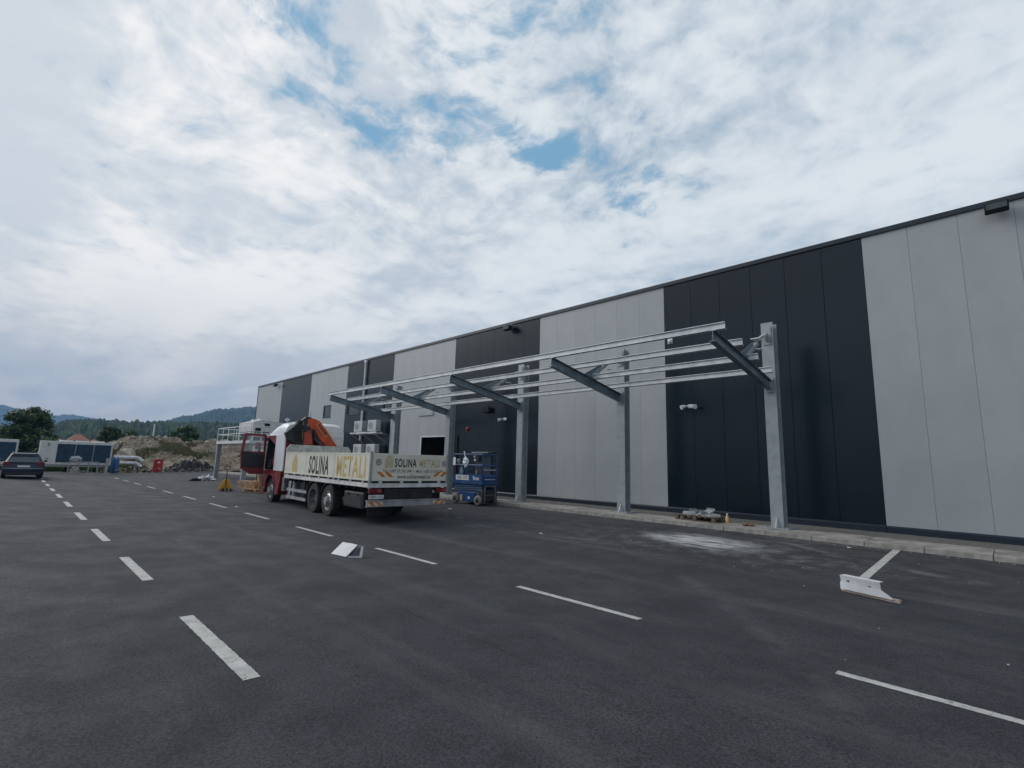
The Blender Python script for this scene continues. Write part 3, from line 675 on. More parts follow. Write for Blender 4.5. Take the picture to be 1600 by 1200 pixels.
# wheels
def wheel(a, b, out, dual):
    R_ = .485; w = .15
    cz = .486
    B = MB(); s = -1 if out < 0 else 1     # out: direction of outer face in b
    ax = (0, -s, 0); c = (a, -b, cz)
    B.lathe([(.30, -w), (.44, -w), (R_-.01, -w*.8), (R_, -w*.55), (R_, w*.55), (R_-.01, w*.8), (.44, w), (.30, w), (.285, w*.6)], c, ax, 36)
    t = B.build('wheel', m_rubber, truck, smooth=True)
    R2 = MB()
    if dual: R2.lathe([(.295, w*.95), (.285, w*.5), (.26, -w*.2), (.19, -w*.35), (.17, -w*.35), (.15, w*.15), (.10, w*.30), (0, w*.30)], c, ax, 28)
    else: R2.lathe([(.295, w*.9), (.27, w*.92), (.25, w*.6), (.20, w*.9), (.16, w*1.05), (.13, w*1.05), (.12, w*1.45), (.07, w*1.5), (0, w*1.5)], c, ax, 28)
    R2.build('rim', m_rim_d if dual else m_rim, t, smooth=True)
    N = MB()
    for k in range(10):
        th = 2*PI*k/10; y = -b - s*(w*(.95 if not dual else -.3)); p = Vector((a+.17*math.cos(th), y, cz+.17*math.sin(th))); N.tube(p, p+Vector((0, -s*.05, 0)), .017, 6)
    N.build('wheel_nuts', m_rim_d, t, kind='stuff')
    if dual:
        D = MB(); D.lathe([(.25, -w), (.44, -w), (R_, -w*.55), (R_, w*.55), (.44, w), (.25, w)], (a, -(b-s*.33), cz), ax, 30); D.build('inner_tyre', m_rubber, t, smooth=True)
for b, s in ((.17, -1), (2.33, 1)):
    wheel(2.78, b, s, False); wheel(3.98, b, s, True); wheel(8.44, b+(.02 if b < 1 else -.02), s, False)
def guard(a, b0, b1, r, a0=10, a1=170, m=m_plast, name='mudguard', th=.02, cz=.49):
    B = MB(); n = 12; pts = []
    for k in range(n+1):
        t = math.radians(a0+(a1-a0)*k/n); pts.append((a+r*math.cos(t), cz+r*math.sin(t)))
    for k in range(n+1)[::-1] if False else range(n, -1, -1):
        t = math.radians(a0+(a1-a0)*k/n); pts.append((a+(r-th)*math.cos(t), cz+(r-th)*math.sin(t)))
    B = MB(); n2 = n+1
    vs = [(p[0], -b0, p[1]) for p in pts] + [(p[0], -b1, p[1]) for p in pts]; N = len(pts); fs = []
    for i in range(N): fs.append((i, (i+1) % N, N+(i+1) % N, N+i))
    for k in range(n):
        i, j, p, q = k, k+1, N-2-k, N-1-k; fs.append((i, j, p, q)); fs.append((N+i, N+q, N+p, N+j))
    return B.add(vs, fs).build(name, m, truck, smooth=True)
for a in (2.78, 3.98): guard(a, .0, .5, .56, 25, 155); guard(a, 2.0, 2.5, .56, 25, 155)
# cab ------------------------------------------------------
cabA0, cabA1 = 7.22, 9.42
prof = [(cabA0, C(1.2)), (cabA1+.02, C(1.2)), (cabA1+.03, C(1.75)), (cabA1-.12, C(2.45)), (cabA1-.35, C(2.72)), (cabA1-.9, C(2.98)), (cabA1-1.3, C(3.06)), (cabA0+.15, C(3.08)), (cabA0, C(2.98))]
def loft(name, m, sections, parent=truck, cap=True):
    n = len(sections[0]); B = MB(); vs = [p for s in sections for p in s]; fs = []
    for k in range(len(sections)-1):
        for i in range(n): fs.append((k*n+i, k*n+(i+1) % n, (k+1)*n+(i+1) % n, (k+1)*n+i))
    if cap: fs += [tuple(range(n))[::-1], tuple(range((len(sections)-1)*n, len(sections)*n))]
    return B.add(vs, fs).build(name, m, parent, smooth=True)
def squeeze(pr, kz, ka):
    zt = C(2.3); am = (cabA0+cabA1)/2
    return [(am+(a-am)*ka, z if z < zt else zt+(z-zt)*kz) for a, z in pr]
# upper cab: rear two thirds solid (sleeper), door bay left open on the driver side
secs = []
for b, kz, ka in ((.02, .55, .985), (.08, .80, .99), (.20, .93, 1), (.40, 1, 1), (1.95, 1, 1), (2.12, .93, 1), (2.24, .80, .99), (2.30, .55, .985)):
    secs.append([(a, -b, z) for a, z in squeeze(prof, kz, ka)])
# door bay: split into roof part (above 2.62) and shell without the bay
def shell():
    B = MB(); bay0, bay1, zt_, zb_ = 8.32, 9.30, C(2.56), C(1.2)
    # side wall panel aft of the bay
    return None
roof_prof = [(cabA0+.0, C(2.55)), (cabA1-.16, C(2.55)), (cabA1-.35, C(2.72)), (cabA1-.85, C(2.95)), (cabA1-1.3, C(3.06)), (cabA0+.15, C(3.08)), (cabA0+.0, C(2.98))]
rs = []
for b, kz, ins in ((.02, .18, 0), (.035, .5, .0), (.09, .76, .01), (.20, .92, .0), (.42, 1, 0), (1.92, 1, 0), (2.13, .92, 0), (2.24, .76, .01), (2.295, .5, .0), (2.31, .18, 0)):
    rs.append([(a, -b, C(2.55)+(z-C(2.55))*kz) for a, z in roof_prof])
cab = loft('cab_roof', m_white, rs)
sl = tpr(cabA0, 8.28, .02, 2.31, C(1.18), C(2.549), 'sleeper_side', m_white, truck, .0)
tpr(cabA0-.012, cabA0-.001, .06, 1.45, C(.95), C(2.55), 'cab_back_wall', m_red)
tpr(cabA0-.012, cabA0-.001, 1.452, 2.25, C(.95), C(2.55), 'cab_back_wall', m_whited)['label'] = 'white far part of the cab back wall'
tpr(8.281, cabA1-.12, 2.25, 2.31, C(1.18), C(2.549), 'right_door', m_white)
B = MB(); B.prism([(cabA1-.02, C(1.19)), (cabA1+.03, C(1.19)), (cabA1+.04, C(1.75)), (cabA1-.14, C(2.549)), (cabA1-.20, C(2.549))], lambda u, v, d: (u, -d, v), .02, .12); B.build('front_pillar', m_plast, truck)
B = MB(); B.prism([(8.283, C(2.2)), (8.36, C(1.75)), (8.50, C(1.55)), (8.50, C(1.4)), (8.283, C(1.4))], lambda u, v, d: (u, -d, v), .02, .07); B.build('door_pillar', m_red, truck)
B = MB(); B.prism([(8.283, C(2.20)), (8.38, C(2.20)), (9.2, C(2.46)), (9.2, C(2.549)), (8.283, C(2.549))], lambda u, v, d: (u, -d, v), .02, .07); B.build('door_header', m_red, truck)
ws = MB(); ws.prism([(cabA1-.02, C(1.5)), (cabA1+.02, C(1.5)), (cabA1-.10, C(2.549)), (cabA1-.14, C(2.549))], lambda u, v, d: (u, -d, v), .125, 2.24); ws.build('windscreen', m_cargl, truck)
tpr(cabA1-.05, cabA1+.02, .125, 2.24, C(.95), C(1.499), 'grille_panel', m_red)
tpr(8.29, 9.3, .15, 2.2, C(1.15), C(1.22), 'cab_floor', m_plast)
st = tpr(8.35, 8.8, .35, .85, C(1.22), C(1.55), 'driver_seat', m_plast, truck, .05)
B = MB(); B.box(8.33, 8.45, -.85, -.35, C(1.5), C(2.2)); B.build('seat_back', m_plast, st, bevel=.05)
B = MB(); B.lathe([(.20, -.015), (.225, 0), (.20, .015), (.18, 0), (.20, -.015)], (9.02, -.6, C(1.72)), (.8, 0, .6), 20); B.tube((9.02, -.6, C(1.72)), (9.25, -.6, C(1.3)), .03); B.build('steering_wheel', m_plast, truck, smooth=True)
tpr(9.08, 9.36, .12, 2.2, C(1.23), C(1.62), 'dashboard', m_plast, truck, .05)
# lower red body around the front wheel
B = MB(); pts = [(7.55, C(.35)), (7.62, C(.35)), (7.72, C(.36))]
arch = []
for k in range(11):
    t = math.radians(168-156*k/10); arch.append((8.44+.60*math.cos(t), .486+.62*math.sin(t)))
pts = [(7.50, C(.30))] + [(7.80, C(.30))] + arch + [(9.12, C(.42)), (9.50, C(.38)), (9.50, C(1.178)), (7.30, C(1.178)), (7.32, C(.85))]
B.prism(pts, lambda u, v, d: (u, -d, v), .0, .36); lb = B.build('wheel_arch_panel', m_red, truck)
B = MB(); B.prism(pts, lambda u, v, d: (u, -d, v), 1.98, 2.32); B.build('wheel_arch_panel', m_red, truck)
tpr(9.2, 9.56, .0, 2.32, C(.28), C(.94), 'front_bumper', m_red, truck, .04)
B = MB()
for k in range(10):
    (a0, z0), (a1, z1) = arch[k], arch[k+1]; B.bar((a0, .012, z0+.015), (a1, .012, z1+.015), .035, .05, up=(0, 1, 0))
B.build('arch_trim', m_pinkred, lb)
B = MB(); tbx(B, 7.62, 7.80, -.01, -.0005, C(.85), C(1.12)); B.build('side_marker', m_pinkred, lb)
for c in (.42, .72): B = MB(); tbx(B, 9.0, 9.42, -.03, -.001, C(c), C(c)+.05); B.build('step', m_plast, lb)
B = MB(); tbx(B, 6.95, 7.22, .05, .75, C(.45), C(.95)); B.build('exhaust_box', m_rim_d, truck, bevel=.03)
for k in range(9):
    pass
# roof pieces
B = MB(); B.tube((7.5, -.12, C(2.9)), (7.5, -.12, C(3.22)), .012, 6); B.box(7.44, 7.56, -.18, -.06, C(3.10), C(3.18)); B.build('roof_marker', m_white, truck)
B = MB(); B.tube((7.42, -.42, C(2.4)), (7.40, -.40, C(3.1)), .012, 6); B.build('aerial', m_plast, truck)
text('VABIS', .42, .05, lambda u, v, d: (9.0-u*.9, -.04+.0, C(2.62)+v), m_pinkred, 'lettering', cab, .01) if False else None
# open driver door: hinged at the front pillar, standing square out from the cab
door = MB()
def dpan(pts, a0, a1): door.prism(pts, lambda u, v, d: (d, u, C(v)), a0, a1)
DA = 9.30
W0, W1 = .03, .95
# frame pieces round the glass (u is the distance out from the cab)
dpan([(W0, 1.0), (.55, 1.0), (.90, 1.22), (W1, 1.9), (W0, 1.9)], DA, DA+.06)
dpan([(W0, 1.9), (W0+.07, 1.9), (W0+.10, 2.52), (W0, 2.58)], DA, DA+.06)
dpan([(W1-.10, 1.9), (W1, 1.9), (W1-.07, 2.60), (W1-.17, 2.60)], DA, DA+.06)
dpan([(W0, 2.50), (W1-.13, 2.53), (W1-.08, 2.62), (W0, 2.58)], DA+.001, DA+.059)
dr = door.build('driver_door', m_red, truck)
B = MB(); B.prism([(.10, 1.24), (.88, 1.28), (.88, 1.90), (.10, 1.80)], lambda u, v, d: (d, u, C(v)), DA-.03, DA-.001); B.build('door_lining', m_plast, dr, bevel=.015)
B = MB(); B.prism([(.11, 1.91), (.84, 1.91), (.79, 2.51), (.14, 2.50)], lambda u, v, d: (d, u, C(v)), DA+.025, DA+.032); m_dg = mat('door_glass', (.55, .6, .62), .05, trans=.0, alpha=.18, var=.02); B.build('pane', m_dg, dr)
B = MB(); B.tube((DA-.06, .2, C(1.72)), (DA-.06, .55, C(1.76)), .018); B.build('handle', m_plast, dr)
B = MB(); B.box(DA+.16, DA+.24, .18, .40, C(1.72), C(2.28)); mr = B.build('wing_mirror', m_red, truck, bevel=.04)
B = MB(); B.box(DA+.150, DA+.159, .28, .40, C(1.76), C(2.0)); B.build('mirror_glass', m_white, mr)  # white paint stands in for the bright reflection in the glass
B = MB(); B.tube((DA+.2, .05, C(2.05)), (DA+.2, .2, C(2.05)), .02); B.tube((DA+.2, .02, C(1.8)), (DA+.2, .2, C(1.8)), .02); B.build('mirror_arm', m_plast, mr)
# crane -----------------------------------------------------------
tpr(6.93, 7.16, .3, 2.2, C(.85), C(1.25), 'crane_base', m_chassis)
B = MB(); B.tube((7.04, -1.0, C(1.2)), (7.04, -1.0, C(1.9)), .16, 16); B.box(6.92, 7.15, -1.25, -.55, C(1.5), C(2.1)); B.build('crane_slew_post', m_plast, truck, smooth=True)
cf = lambda u, v, d: (d, -u, C(v))
B = MB(); B.prism([(.62, 1.6), (.98, 1.6), (1.0, 2.2), (.94, 2.55), (.83, 2.78), (.66, 2.80), (.60, 2.6), (.62, 2.2)], cf, 6.98, 7.16); B.build('crane_column', m_cred, truck, bevel=.02)
B = MB(); B.prism([(.42, 2.7), (.66, 2.68), (.84, 2.80), (.98, 3.0), (.86, 3.26), (.66, 3.28), (.48, 3.12)], cf, 6.94, 7.19); B.build('crane_knuckle', m_plast, truck, bevel=.02)
B = MB(); B.prism([(.70, 3.02), (.86, 2.80), (1.0, 2.80), (1.20, 2.46), (1.48, 2.20), (1.54, 2.05), (1.95, 2.02), (1.96, 2.16), (1.70, 2.50), (1.52, 2.74), (1.18, 3.14), (.92, 3.23), (.72, 3.20)], cf, 6.925, 7.17); bm_ = B.build('crane_boom', m_orange, truck, bevel=.02)
B = MB(); B.prism([(1.0, 2.84), (1.28, 2.48), (1.60, 2.20), (1.62, 2.02), (1.42, 2.02), (1.12, 2.36), (.98, 2.60)], cf, 6.96, 7.12); B.build('crane_extension', m_plast, truck)
B = MB(); B.tube((6.96, -1.0, C(2.48)), (6.93, -1.42, C(2.02)), .055, 10); B.build('crane_cylinder', m_plast, truck, smooth=True)
B = MB(); B.tube((6.90, -1.20, C(2.34)), (6.88, -1.50, C(2.05)), .022, 8); B.build('crane_rod', m_pinkred, truck, smooth=True)
B = MB(); B.tube((6.90, -.70, C(2.95)), (7.14, -.70, C(2.95)), .05, 10); B.tube((6.91, -1.30, C(2.62)), (6.95, -1.30, C(2.62)), .03, 8); B.tube((6.91, -1.68, C(2.40)), (6.95, -1.68, C(2.40)), .02, 8); B.build('pivot_pin', m_rim_d, truck, smooth=True)
B = MB()
rnd = random.Random(3)
B.prism([(.12, 2.30), (.60, 2.15), (.62, 3.0), (.50, 3.12), (.34, 3.10), (.30, 2.9), (.08, 2.72), (-.06, 2.62), (-.02, 2.50)], cf, 6.96, 7.18)
for k in range(7):
    q = [(.3+.04*k, 2.3), (.2+.05*k, 2.7), (.35+.03*k, 3.0+rnd.uniform(-.05, .08)), (.55, 2.85), (.6, 2.4)]
    B.path([(6.955-.004*k, -u, C(v)) for u, v in q], .018, 6)
B.path([(6.95, .02, C(2.62)), (6.95, -.25, C(2.86)), (6.95, -.42, C(3.10)), (6.95, -.62, C(3.08))], .03, 6)
B.build('hose_bundle', m_plast, truck)
B = MB()
for k in range(9): B.box(6.93, 6.945, -.56, -.53, C(2.42)+k*.075, C(2.46)+k*.075)
B.build('chain', m_yellow2, truck)
B = MB(); B.tube((6.98, -.80, C(3.22)), (6.98, -.80, C(3.46)), .008, 6); B.build('boom_antenna', m_plast, truck)
def boomf(u, v, d):   # u along the boom, v across
    a = Vector((1.10, 3.05)); t = Vector((.66, -.75)).normalized(); n = Vector((t.y, -t.x))*-1
    p = a + t*u + n*v
    return (6.9235-d, -p.x, C(p.y))
B = MB()
for (u0, u1, v0, v1) in ((0, .62, .08, .098), (0, .62, -.098, -.08), (0, .02, -.08, .08), (.60, .62, -.08, .08)): B.prism([(u0, v0), (u1, v0), (u1, v1), (u0, v1)], boomf, .0005, .003)
B.build('logo_outline', m_gold, bm_)
text('PALFINGER', .52, .075, lambda u, v, d: boomf(.05+u, v-.04, d), m_ink, 'lettering', bm_, .02)

# ------------------------------------------------------------------ scissor lift
lift = thing('scissor_lift', 'small blue scissor lift parked lowered beside the dark wall', 'scissor lift', (-14.68, 12.74, .05), .0)
def lb_(name, m, *bs, parent=lift, bevel=0.):
    B = MB()
    for b in bs: B.box(*b)
    return B.build(name, m, parent, bevel=bevel)
lb_('chassis', m_bluew, (-.62, .60, -.30, .36, .12, .50), bevel=.02)
lb_('battery_tray', m_blue, (-.55, .45, -.345, -.302, .10, .46), bevel=.01)
lb_('warning_label', m_goldf, (-.42, -.28, -.351, -.346, .12, .34)); lb_('inspection_label', m_white, (.05, .16, -.351, -.346, .20, .29))
lb_('pump_housing', m_plast, (.62, .90, -.34, .36, .16, .55), bevel=.02)
lb_('step_ladder', m_rim_d, (.905, .93, -.30, -.26, .1, .72), (.905, .93, .22, .26, .1, .72), (.905, .93, -.26, .22, .68, .72), (.905, .93, -.26, .22, .36, .39))
B = MB()
for k in range(3):
    z0 = .50+k*.075
    for y in (-.32, .30):
        B.bar((-.80, y, z0), (.78, y, z0+.07), .03, .05); B.bar((-.80, y+.035, z0+.07), (.78, y+.035, z0), .03, .05)
B.build('scissor_arms', m_bluew, lift)
wme = MB(); wme.lathe([(.09, -.05), (.165, -.055), (.18, -.035), (.18, .035), (.165, .055), (.09, .05), (.085, .02)], (0, 0, 0), (0, 1, 0), 24)
rme = MB(); rme.lathe([(.095, .02), (.09, -.0), (.05, .0), (.045, -.045), (0, -.045)], (0, 0, 0), (0, 1, 0), 20)
wm, rm = wme.mesh('wheel'), rme.mesh('rim'); wm.materials.append(m_tyreg); rm.materials.append(m_plast)
for me in (wm, rm):
    for p in me.polygons: p.use_smooth = True
for x, y in ((-.66, -.37), (.66, -.37), (-.66, .38), (.66, .38)):
    w = share(wm, 'wheel', lift, (x, y, .18)); share(rm, 'rim', w)
PZ = .74
lb_('platform', m_blue, (-.86, .86, -.38, .38, PZ, PZ+.10), bevel=.01)
lb_('toe_board', m_blue, (-.86, .86, -.386, -.372, PZ+.1, PZ+.36), (-.86, .86, .372, .386, PZ+.1, PZ+.36), (.846, .86, -.37, .37, PZ+.1, PZ+.32), (-.86, -.846, -.37, .37, PZ+.1, PZ+.32))
B = MB(); r = .02; zt = 1.86; zm = 1.46
for z in (zt, zm): B.path([(-.85, -.37, z), (.85, -.37, z), (.85, .37, z), (-.85, .37, z), (-.85, -.37, z)], r, 8)
B.build('guard_rail', m_blue, lift, smooth=True)
for x, y in ((-.85, -.37), (-.05, -.37), (.85, -.37), (.85, .37), (-.05, .37), (-.85, .37), (.85, 0.)): MB().tube((x, y, PZ+.1), (x, y, zt), .02, 8).build('rail_post', m_blue, lift, smooth=True)
B = MB(); B.path([(.86, -.3, PZ+.55), (.86, .3, PZ+.55)], .012, 6); B.path([(.868, -.25, PZ+.2), (.868, .25, PZ+.2)], .012, 6); B.build('gate_bar', m_white, lift)
B = MB(); B.box(.25, .55, -.33, -.12, zt-.28, zt-.03); cb = B.build('control_box', m_plast, lift, bevel=.02)
B = MB(); B.box(.30, .36, -.34, -.331, zt-.11, zt-.05); B.box(.32, .40, -.34, -.331, zt-.25, zt-.18); B.build('control_label', m_white, cb)
B = MB(); B.box(-.87, -.72, -.395, -.387, zm-.02, zm+.28); B.build('document_holder', m_white, lift)
bp_ = lambda u, v, d: (u, -.3865-d, v)
B = MB(); B.prism([(-.66, PZ+.15), (.10, PZ+.15), (.10, PZ+.33), (-.66, PZ+.33)], bp_, 0, .003); lp = B.build('hire_sign', m_white, lift)
text('TEX', .30, .10, lambda u, v, d: (-.60+u, -.390-d, PZ+.19+v), m_ink, 'lettering', lp, .03)
B = MB(); [B.prism([(-.25, PZ+z), (.04, PZ+z), (.04, PZ+z+.02), (-.25, PZ+z+.02)], bp_, .003, .005) for z in (.19, .24, .28)]; B.build('print_line', m_wear, lp)
text('Terex', .36, .14, lambda u, v, d: (.34+u, -.387-d, PZ+.17+v), m_white, 'lettering', lift, .03)
# helmet-like white bag hanging in the basket
t = thing('plastic_bag', 'crumpled white bag hung on the rail of the blue lift', 'bag', (-14.80, 12.36, 1.52))
import bmesh
def blob(name, m, loc, sx, sy, sz, amp=.25, seed=0, sub=3, parent=None, freq=2.5):
    bm = bmesh.new(); bmesh.ops.create_icosphere(bm, subdivisions=sub, radius=1)
    for v in bm.verts:
        n = noise.noise(v.co*freq+Vector((seed*3.1, seed, 0))); v.co *= 1+amp*n*2
        v.co = Vector((v.co.x*sx, v.co.y*sy, v.co.z*sz))
    me = bpy.data.meshes.new(name); bm.to_mesh(me); bm.free(); me.materials.append(m)
    o = bpy.data.objects.new(name, me); COL.objects.link(o); o.location = loc
    if parent: o.parent = parent
    return o
blob('bag_body', m_white, (0, 0, 0.1), .13, .07, .17, .3, 5, parent=t); B = MB(); B.path([(-.02, 0, .22), (-.08, 0, .42), (-.14, .02, .50)], .02, 6); B.build('bag_handle', m_white, t)
for i, (x, z, lb2) in enumerate(((-15.3, 1.62, 'small pale rag hung at the left end of the blue lift basket'), (-15.1, 1.20, 'pale cloth hanging low inside the blue lift basket'))):
    tt = blob('rag', mat('pale_blue_cloth', (.2, .28, .38), .8), (x, 12.42, z+.02), .08, .04, .10 if i == 0 else .2, .35, 8+i); tag(tt, lb2, 'rag')

# ------------------------------------------------------------------ car
car = thing('parked_car', 'dark blue estate car parked at the left edge of the lot', 'car', (-39.45, .68, zg(.7)), PI)
# local +x = forward (away from viewer), rear at x=0
def cars(y): return
W2 = .87
body_sec = []
bp2 = [(0.02, .28), (0, .45), (.0, .62), (.05, .86), (.35, .93), (2.9, .93), (4.2, .80), (4.42, .62), (4.45, .35), (4.3, .22), (.15, .2)]
for y, k in ((-W2, .94), (-W2+.03, .985), (-W2+.12, 1), (W2-.12, 1), (W2-.03, .985), (W2, .94)):
    body_sec.append([(2.2+(x-2.2)*k, y, .55+(z-.55)*(k if z > .3 else 1)) for x, z in bp2])
loft('body', m_carp, body_sec, car)
gh = [(.10, .90), (.32, 1.36), (.55, 1.43), (2.0, 1.45), (2.6, 1.36), (3.4, .92)]
gs = []
for y, k in ((-.80, 0), (-.60, .86), (-.54, 1), (.54, 1), (.60, .86), (.80, 0)): gs.append([(x, y if False else y, .90+(z-.90)*k) for x, z in gh])
loft('cabin', m_carp, gs, car)
gb = MB(); gb.add([(.125, -.60, .93), (.125, .60, .93), (.300, .50, 1.34), (.300, -.50, 1.34)], [(0, 1, 2, 3)])
gb = MB(); gb.prism([(-.62, 0), (.62, 0), (.50, .40), (-.50, .40)], lambda u, v, d: (.108-d+v*.46, u, .935+v), .0, .012); gb.build('rear_window', m_cargl, car)
gb = MB(); gb.prism([(-.55, 0), (.55, 0), (.5, .05), (-.5, .05)], lambda u, v, d: (.21-d, u, 1.36+v), 0, .10); gb.build('spoiler', m_carp, car)
for s in (-1, 1):
    tl = MB(); tl.prism([(s*.50, .80), (s*.84, .76), (s*.86, .90), (s*.80, .96), (s*.50, .91)], lambda u, v, d: (.03-d+.03, u, v), .0, .06); tl.build('tail_light', m_tail, car)
    MB().box(1.95, 2.2, s*.87, s*1.02, .93, 1.05).build('wing_mirror', m_plast, car, bevel=.03)
    for x in (.85, 3.55):
        wl = MB(); wl.lathe([(.2, -.1), (.29, -.1), (.31, -.07), (.31, .07), (.29, .1), (.2, .1), (0, .08)], (x, s*.76, .31), (0, s, 0), 22); wl.build('wheel', m_rubber, car, smooth=True)
B = MB(); B.prism([(-.26, .66), (.26, .66), (.26, .75), (-.26, .75)], lambda u, v, d: (-.001-d, u, v), 0, .02); B.build('number_plate', m_white, car)
B = MB(); B.box(-.02, .0, -.80, .80, .575, .605); B.build('chrome_strip', m_alu, car)
B = MB(); B.box(-.03, .05, -.72, .72, .24, .36); B.build('lower_bumper', m_plast, car)
for s in (-1, 1): B = MB(); B.tube((.6, s*.52, 1.48), (1.9, s*.52, 1.49), .015, 6); B.build('roof_rail', m_alu, car)
for s in (-1, 1):
    B = MB(); B.prism([(.45, .97), (2.95, .97), (2.45, 1.30), (.65, 1.35)], lambda u, v, d: (u, s*(.775-(v-.9)*.40)+s*d, v), .0, .012); B.build('side_window', m_cargl, car)

# ------------------------------------------------------------------ small things on the lot
def pallet(name, label, x, y, z, rz, m, group=None):
    t = thing(name, label, 'pallet', (x, y, z), rz, group)
    top = MB().box(-.6, .6, 0, .095, .122, .144).mesh('deck_board'); top.materials.append(m)
    for k in range(7): share(top, 'deck_board', t, (0, -.4+k*.1175, 0))
    st_ = MB().box(-.05, .05, -.4, .4, .10, .12).mesh('stringer'); st_.materials.append(m)
    bl = MB().box(-.05, .05, -.05, .05, .022, .10).mesh('block'); bl.materials.append(m)
    bt = MB().box(-.6, .6, -.05, .05, 0, .022).mesh('base_board'); bt.materials.append(m)
    for x_ in (-.55, 0, .55): share(st_, 'stringer', t, (x_, 0, 0))
    for x_ in (-.55, 0, .55):
        for y_ in (-.35, 0, .35): share(bl, 'block', t, (x_, y_, 0))
    for y_ in (-.35, 0, .35): share(bt, 'base_board', t, (0, y_, 0))
    return t
pallet('wooden_pallet', 'brown wooden pallet carrying grey sheet metal scraps by the hall', -6.38, 14.12, .167, -.10, m_wood)
# scraps of sheet metal, each its own thing
def scrap(x, y, z, w, d, ang, tilt, label, m=m_galv):
    t = MB()
    T = Matrix.Translation((0, 0, 0)) @ Matrix.Rotation(tilt, 4, 'X')
    t.box(-w/2, w/2, -d/2, d/2, 0, .006, T); t.box(-w/2, w/2, -d/2, -d/2+.006, 0, .08, T); t.box(-w/2, w/2, d/2-.006, d/2, -.0, .05, T)
    o = t.build('metal_offcut', m, None); o.location = (x, y, z); o.rotation_euler = (0, 0, ang)
    return tag(o, label, 'metal offcut', 'sheet metal offcuts heaped on the pallet')
zz = .167+.146
for i, (x, y, z, w, d, a, tl, lb2) in enumerate(((-6.72, 14.05, .0, .34, .30, .4, .12, 'folded sheet metal offcut at the left end of the pallet'), (-6.60, 14.2, .07, .28, .24, 1.2, .3, 'upturned sheet metal offcut second from the left on the pallet'),
        (-6.30, 14.08, .0, .42, .36, .1, .25, 'broad bent sheet metal offcut in the middle of the pallet'), (-6.22, 14.15, .10, .34, .26, -.5, .45, 'sloping sheet metal offcut topmost of the heap'),
        (-6.02, 14.02, .0, .30, .26, .8, .1, 'small sheet metal offcut right of the middle of the pallet'), (-6.42, 13.95, .02, .26, .20, -1.0, .5, 'narrow sheet metal offcut in front of the heap'))):
    scrap(x, y, zz+z, w, d, a, tl, lb2, m_galv if i % 2 else m_galv_light)
t = thing('yellow_bottle', 'small yellow spray bottle standing at the right end of the pallet', 'bottle', (-5.62, 14.0, .168))
MB().lathe([(0, 0), (.045, 0), (.048, .02), (.048, .15), (.03, .19), (.018, .20)], (0, 0, 0), (0, 0, 1), 16).build('bottle_body', m_yellow2, t, smooth=True)
MB().lathe([(.02, .20), (.022, .26), (.0, .27)], (0, 0, 0), (0, 0, 1), 12).build('cap', m_whited, t, smooth=True)
# bricks bits by the nearest column
for i, (x, y, s, lb2) in enumerate(((-5.05, 13.75, .09, 'broken brown brick piece left of the nearest column base'), (-4.93, 13.85, .07, 'smaller brown brick piece against the nearest column base'))):
    o = blob('brick_piece', mat('brick', (.22, .11, .07), .9), (x, y, .167+s*.45), s, s*.7, s*.5, .15, 20+i, 2); tag(o, lb2, 'brick piece')
# white folded carton on the asphalt
t = thing('white_carton', 'white open carton lying on its side near the dashed line', 'box', (-8.92, 4.62, zg(4.5)), 1.1)
A_, B_, E_, G_ = Vector((-.22, 0, 0)), Vector((.04, -.36, 0)), Vector((.29, -.44, 0)), Vector((.10, -.06, 0))
D_, C_, F_, H_ = Vector((-.03, .08, .19)), Vector((.23, -.28, .19)), Vector((.31, -.40, .19)), Vector((.10, .0, .19))
B = MB(); B.add([A_, B_, E_, G_, D_, C_, F_, H_], [(3, 2, 1, 0), (4, 5, 6, 7), (2, 3, 7, 6), (3, 0, 4, 7)]); B.build('carton_body', m_whited, t)
nl_ = (B_-A_).cross(D_-A_).normalized(); nl_ = nl_ if nl_.z > 0 else -nl_
B = MB(); q = [A_, B_, C_, D_]; B.add([p+nl_*.002 for p in q]+[p+nl_*.016 for p in q], [(0, 1, 2, 3), (7, 6, 5, 4), (0, 4, 5, 1), (1, 5, 6, 2), (2, 6, 7, 3), (3, 7, 4, 0)]); B.build('lid_panel', m_acw, t)
B = MB(); o_ = Vector((-.03, .05, 0)); B.add([B_+o_, E_+o_, F_+o_, C_+o_], [(0, 1, 2, 3)]); B.build('carton_inside', mat('slate_liner', (.09, .10, .13), .7), t)
B = MB(); B.bar(B_+Vector((.012, -.01, .012)), C_+Vector((.012, -.01, 0)), .022, .022); B.build('edge_strip', m_plast, t)
B = MB(); B.bar(E_+Vector((0, 0, .0)), F_, .035, .015); B.bar(B_+Vector((.03, -.02, .012)), E_+Vector((-.01, 0, .012)), .02, .025); B.build('rim', m_whited, t)

# steel bracket with wooden strip lying at the end of the bay line
t = thing('steel_bracket', 'perforated galvanised angle bracket lying at the end of the parking line', 'bracket', (-1.66, 8.80, zg(8.8)+.035), -.30)
def perforated(B, L, H, fn, holes_):
    us = sorted({0, L} | {h[0]-.02 for h in holes_} | {h[0]+.02 for h in holes_}); vs_ = sorted({0, H} | {h[1]-.012 for h in holes_} | {h[1]+.012 for h in holes_})
    for i in range(len(us)-1):
        for j in range(len(vs_)-1):
            uc, vc = (us[i]+us[i+1])/2, (vs_[j]+vs_[j+1])/2
            if any(abs(uc-h[0]) < .02 and abs(vc-h[1]) < .012 for h in holes_): continue
            B.prism([(us[i], vs_[j]), (us[i+1], vs_[j]), (us[i+1], vs_[j+1]), (us[i], vs_[j+1])], fn, 0, .006)
B = MB(); perforated(B, .52, .19, lambda u, v, d: (-.24+u, -.07-d-v*.25, v), [(.10, .12), (.19, .12), (.26, .08), (.38, .10)]); B.build('upright_flange', m_galv_light, t)
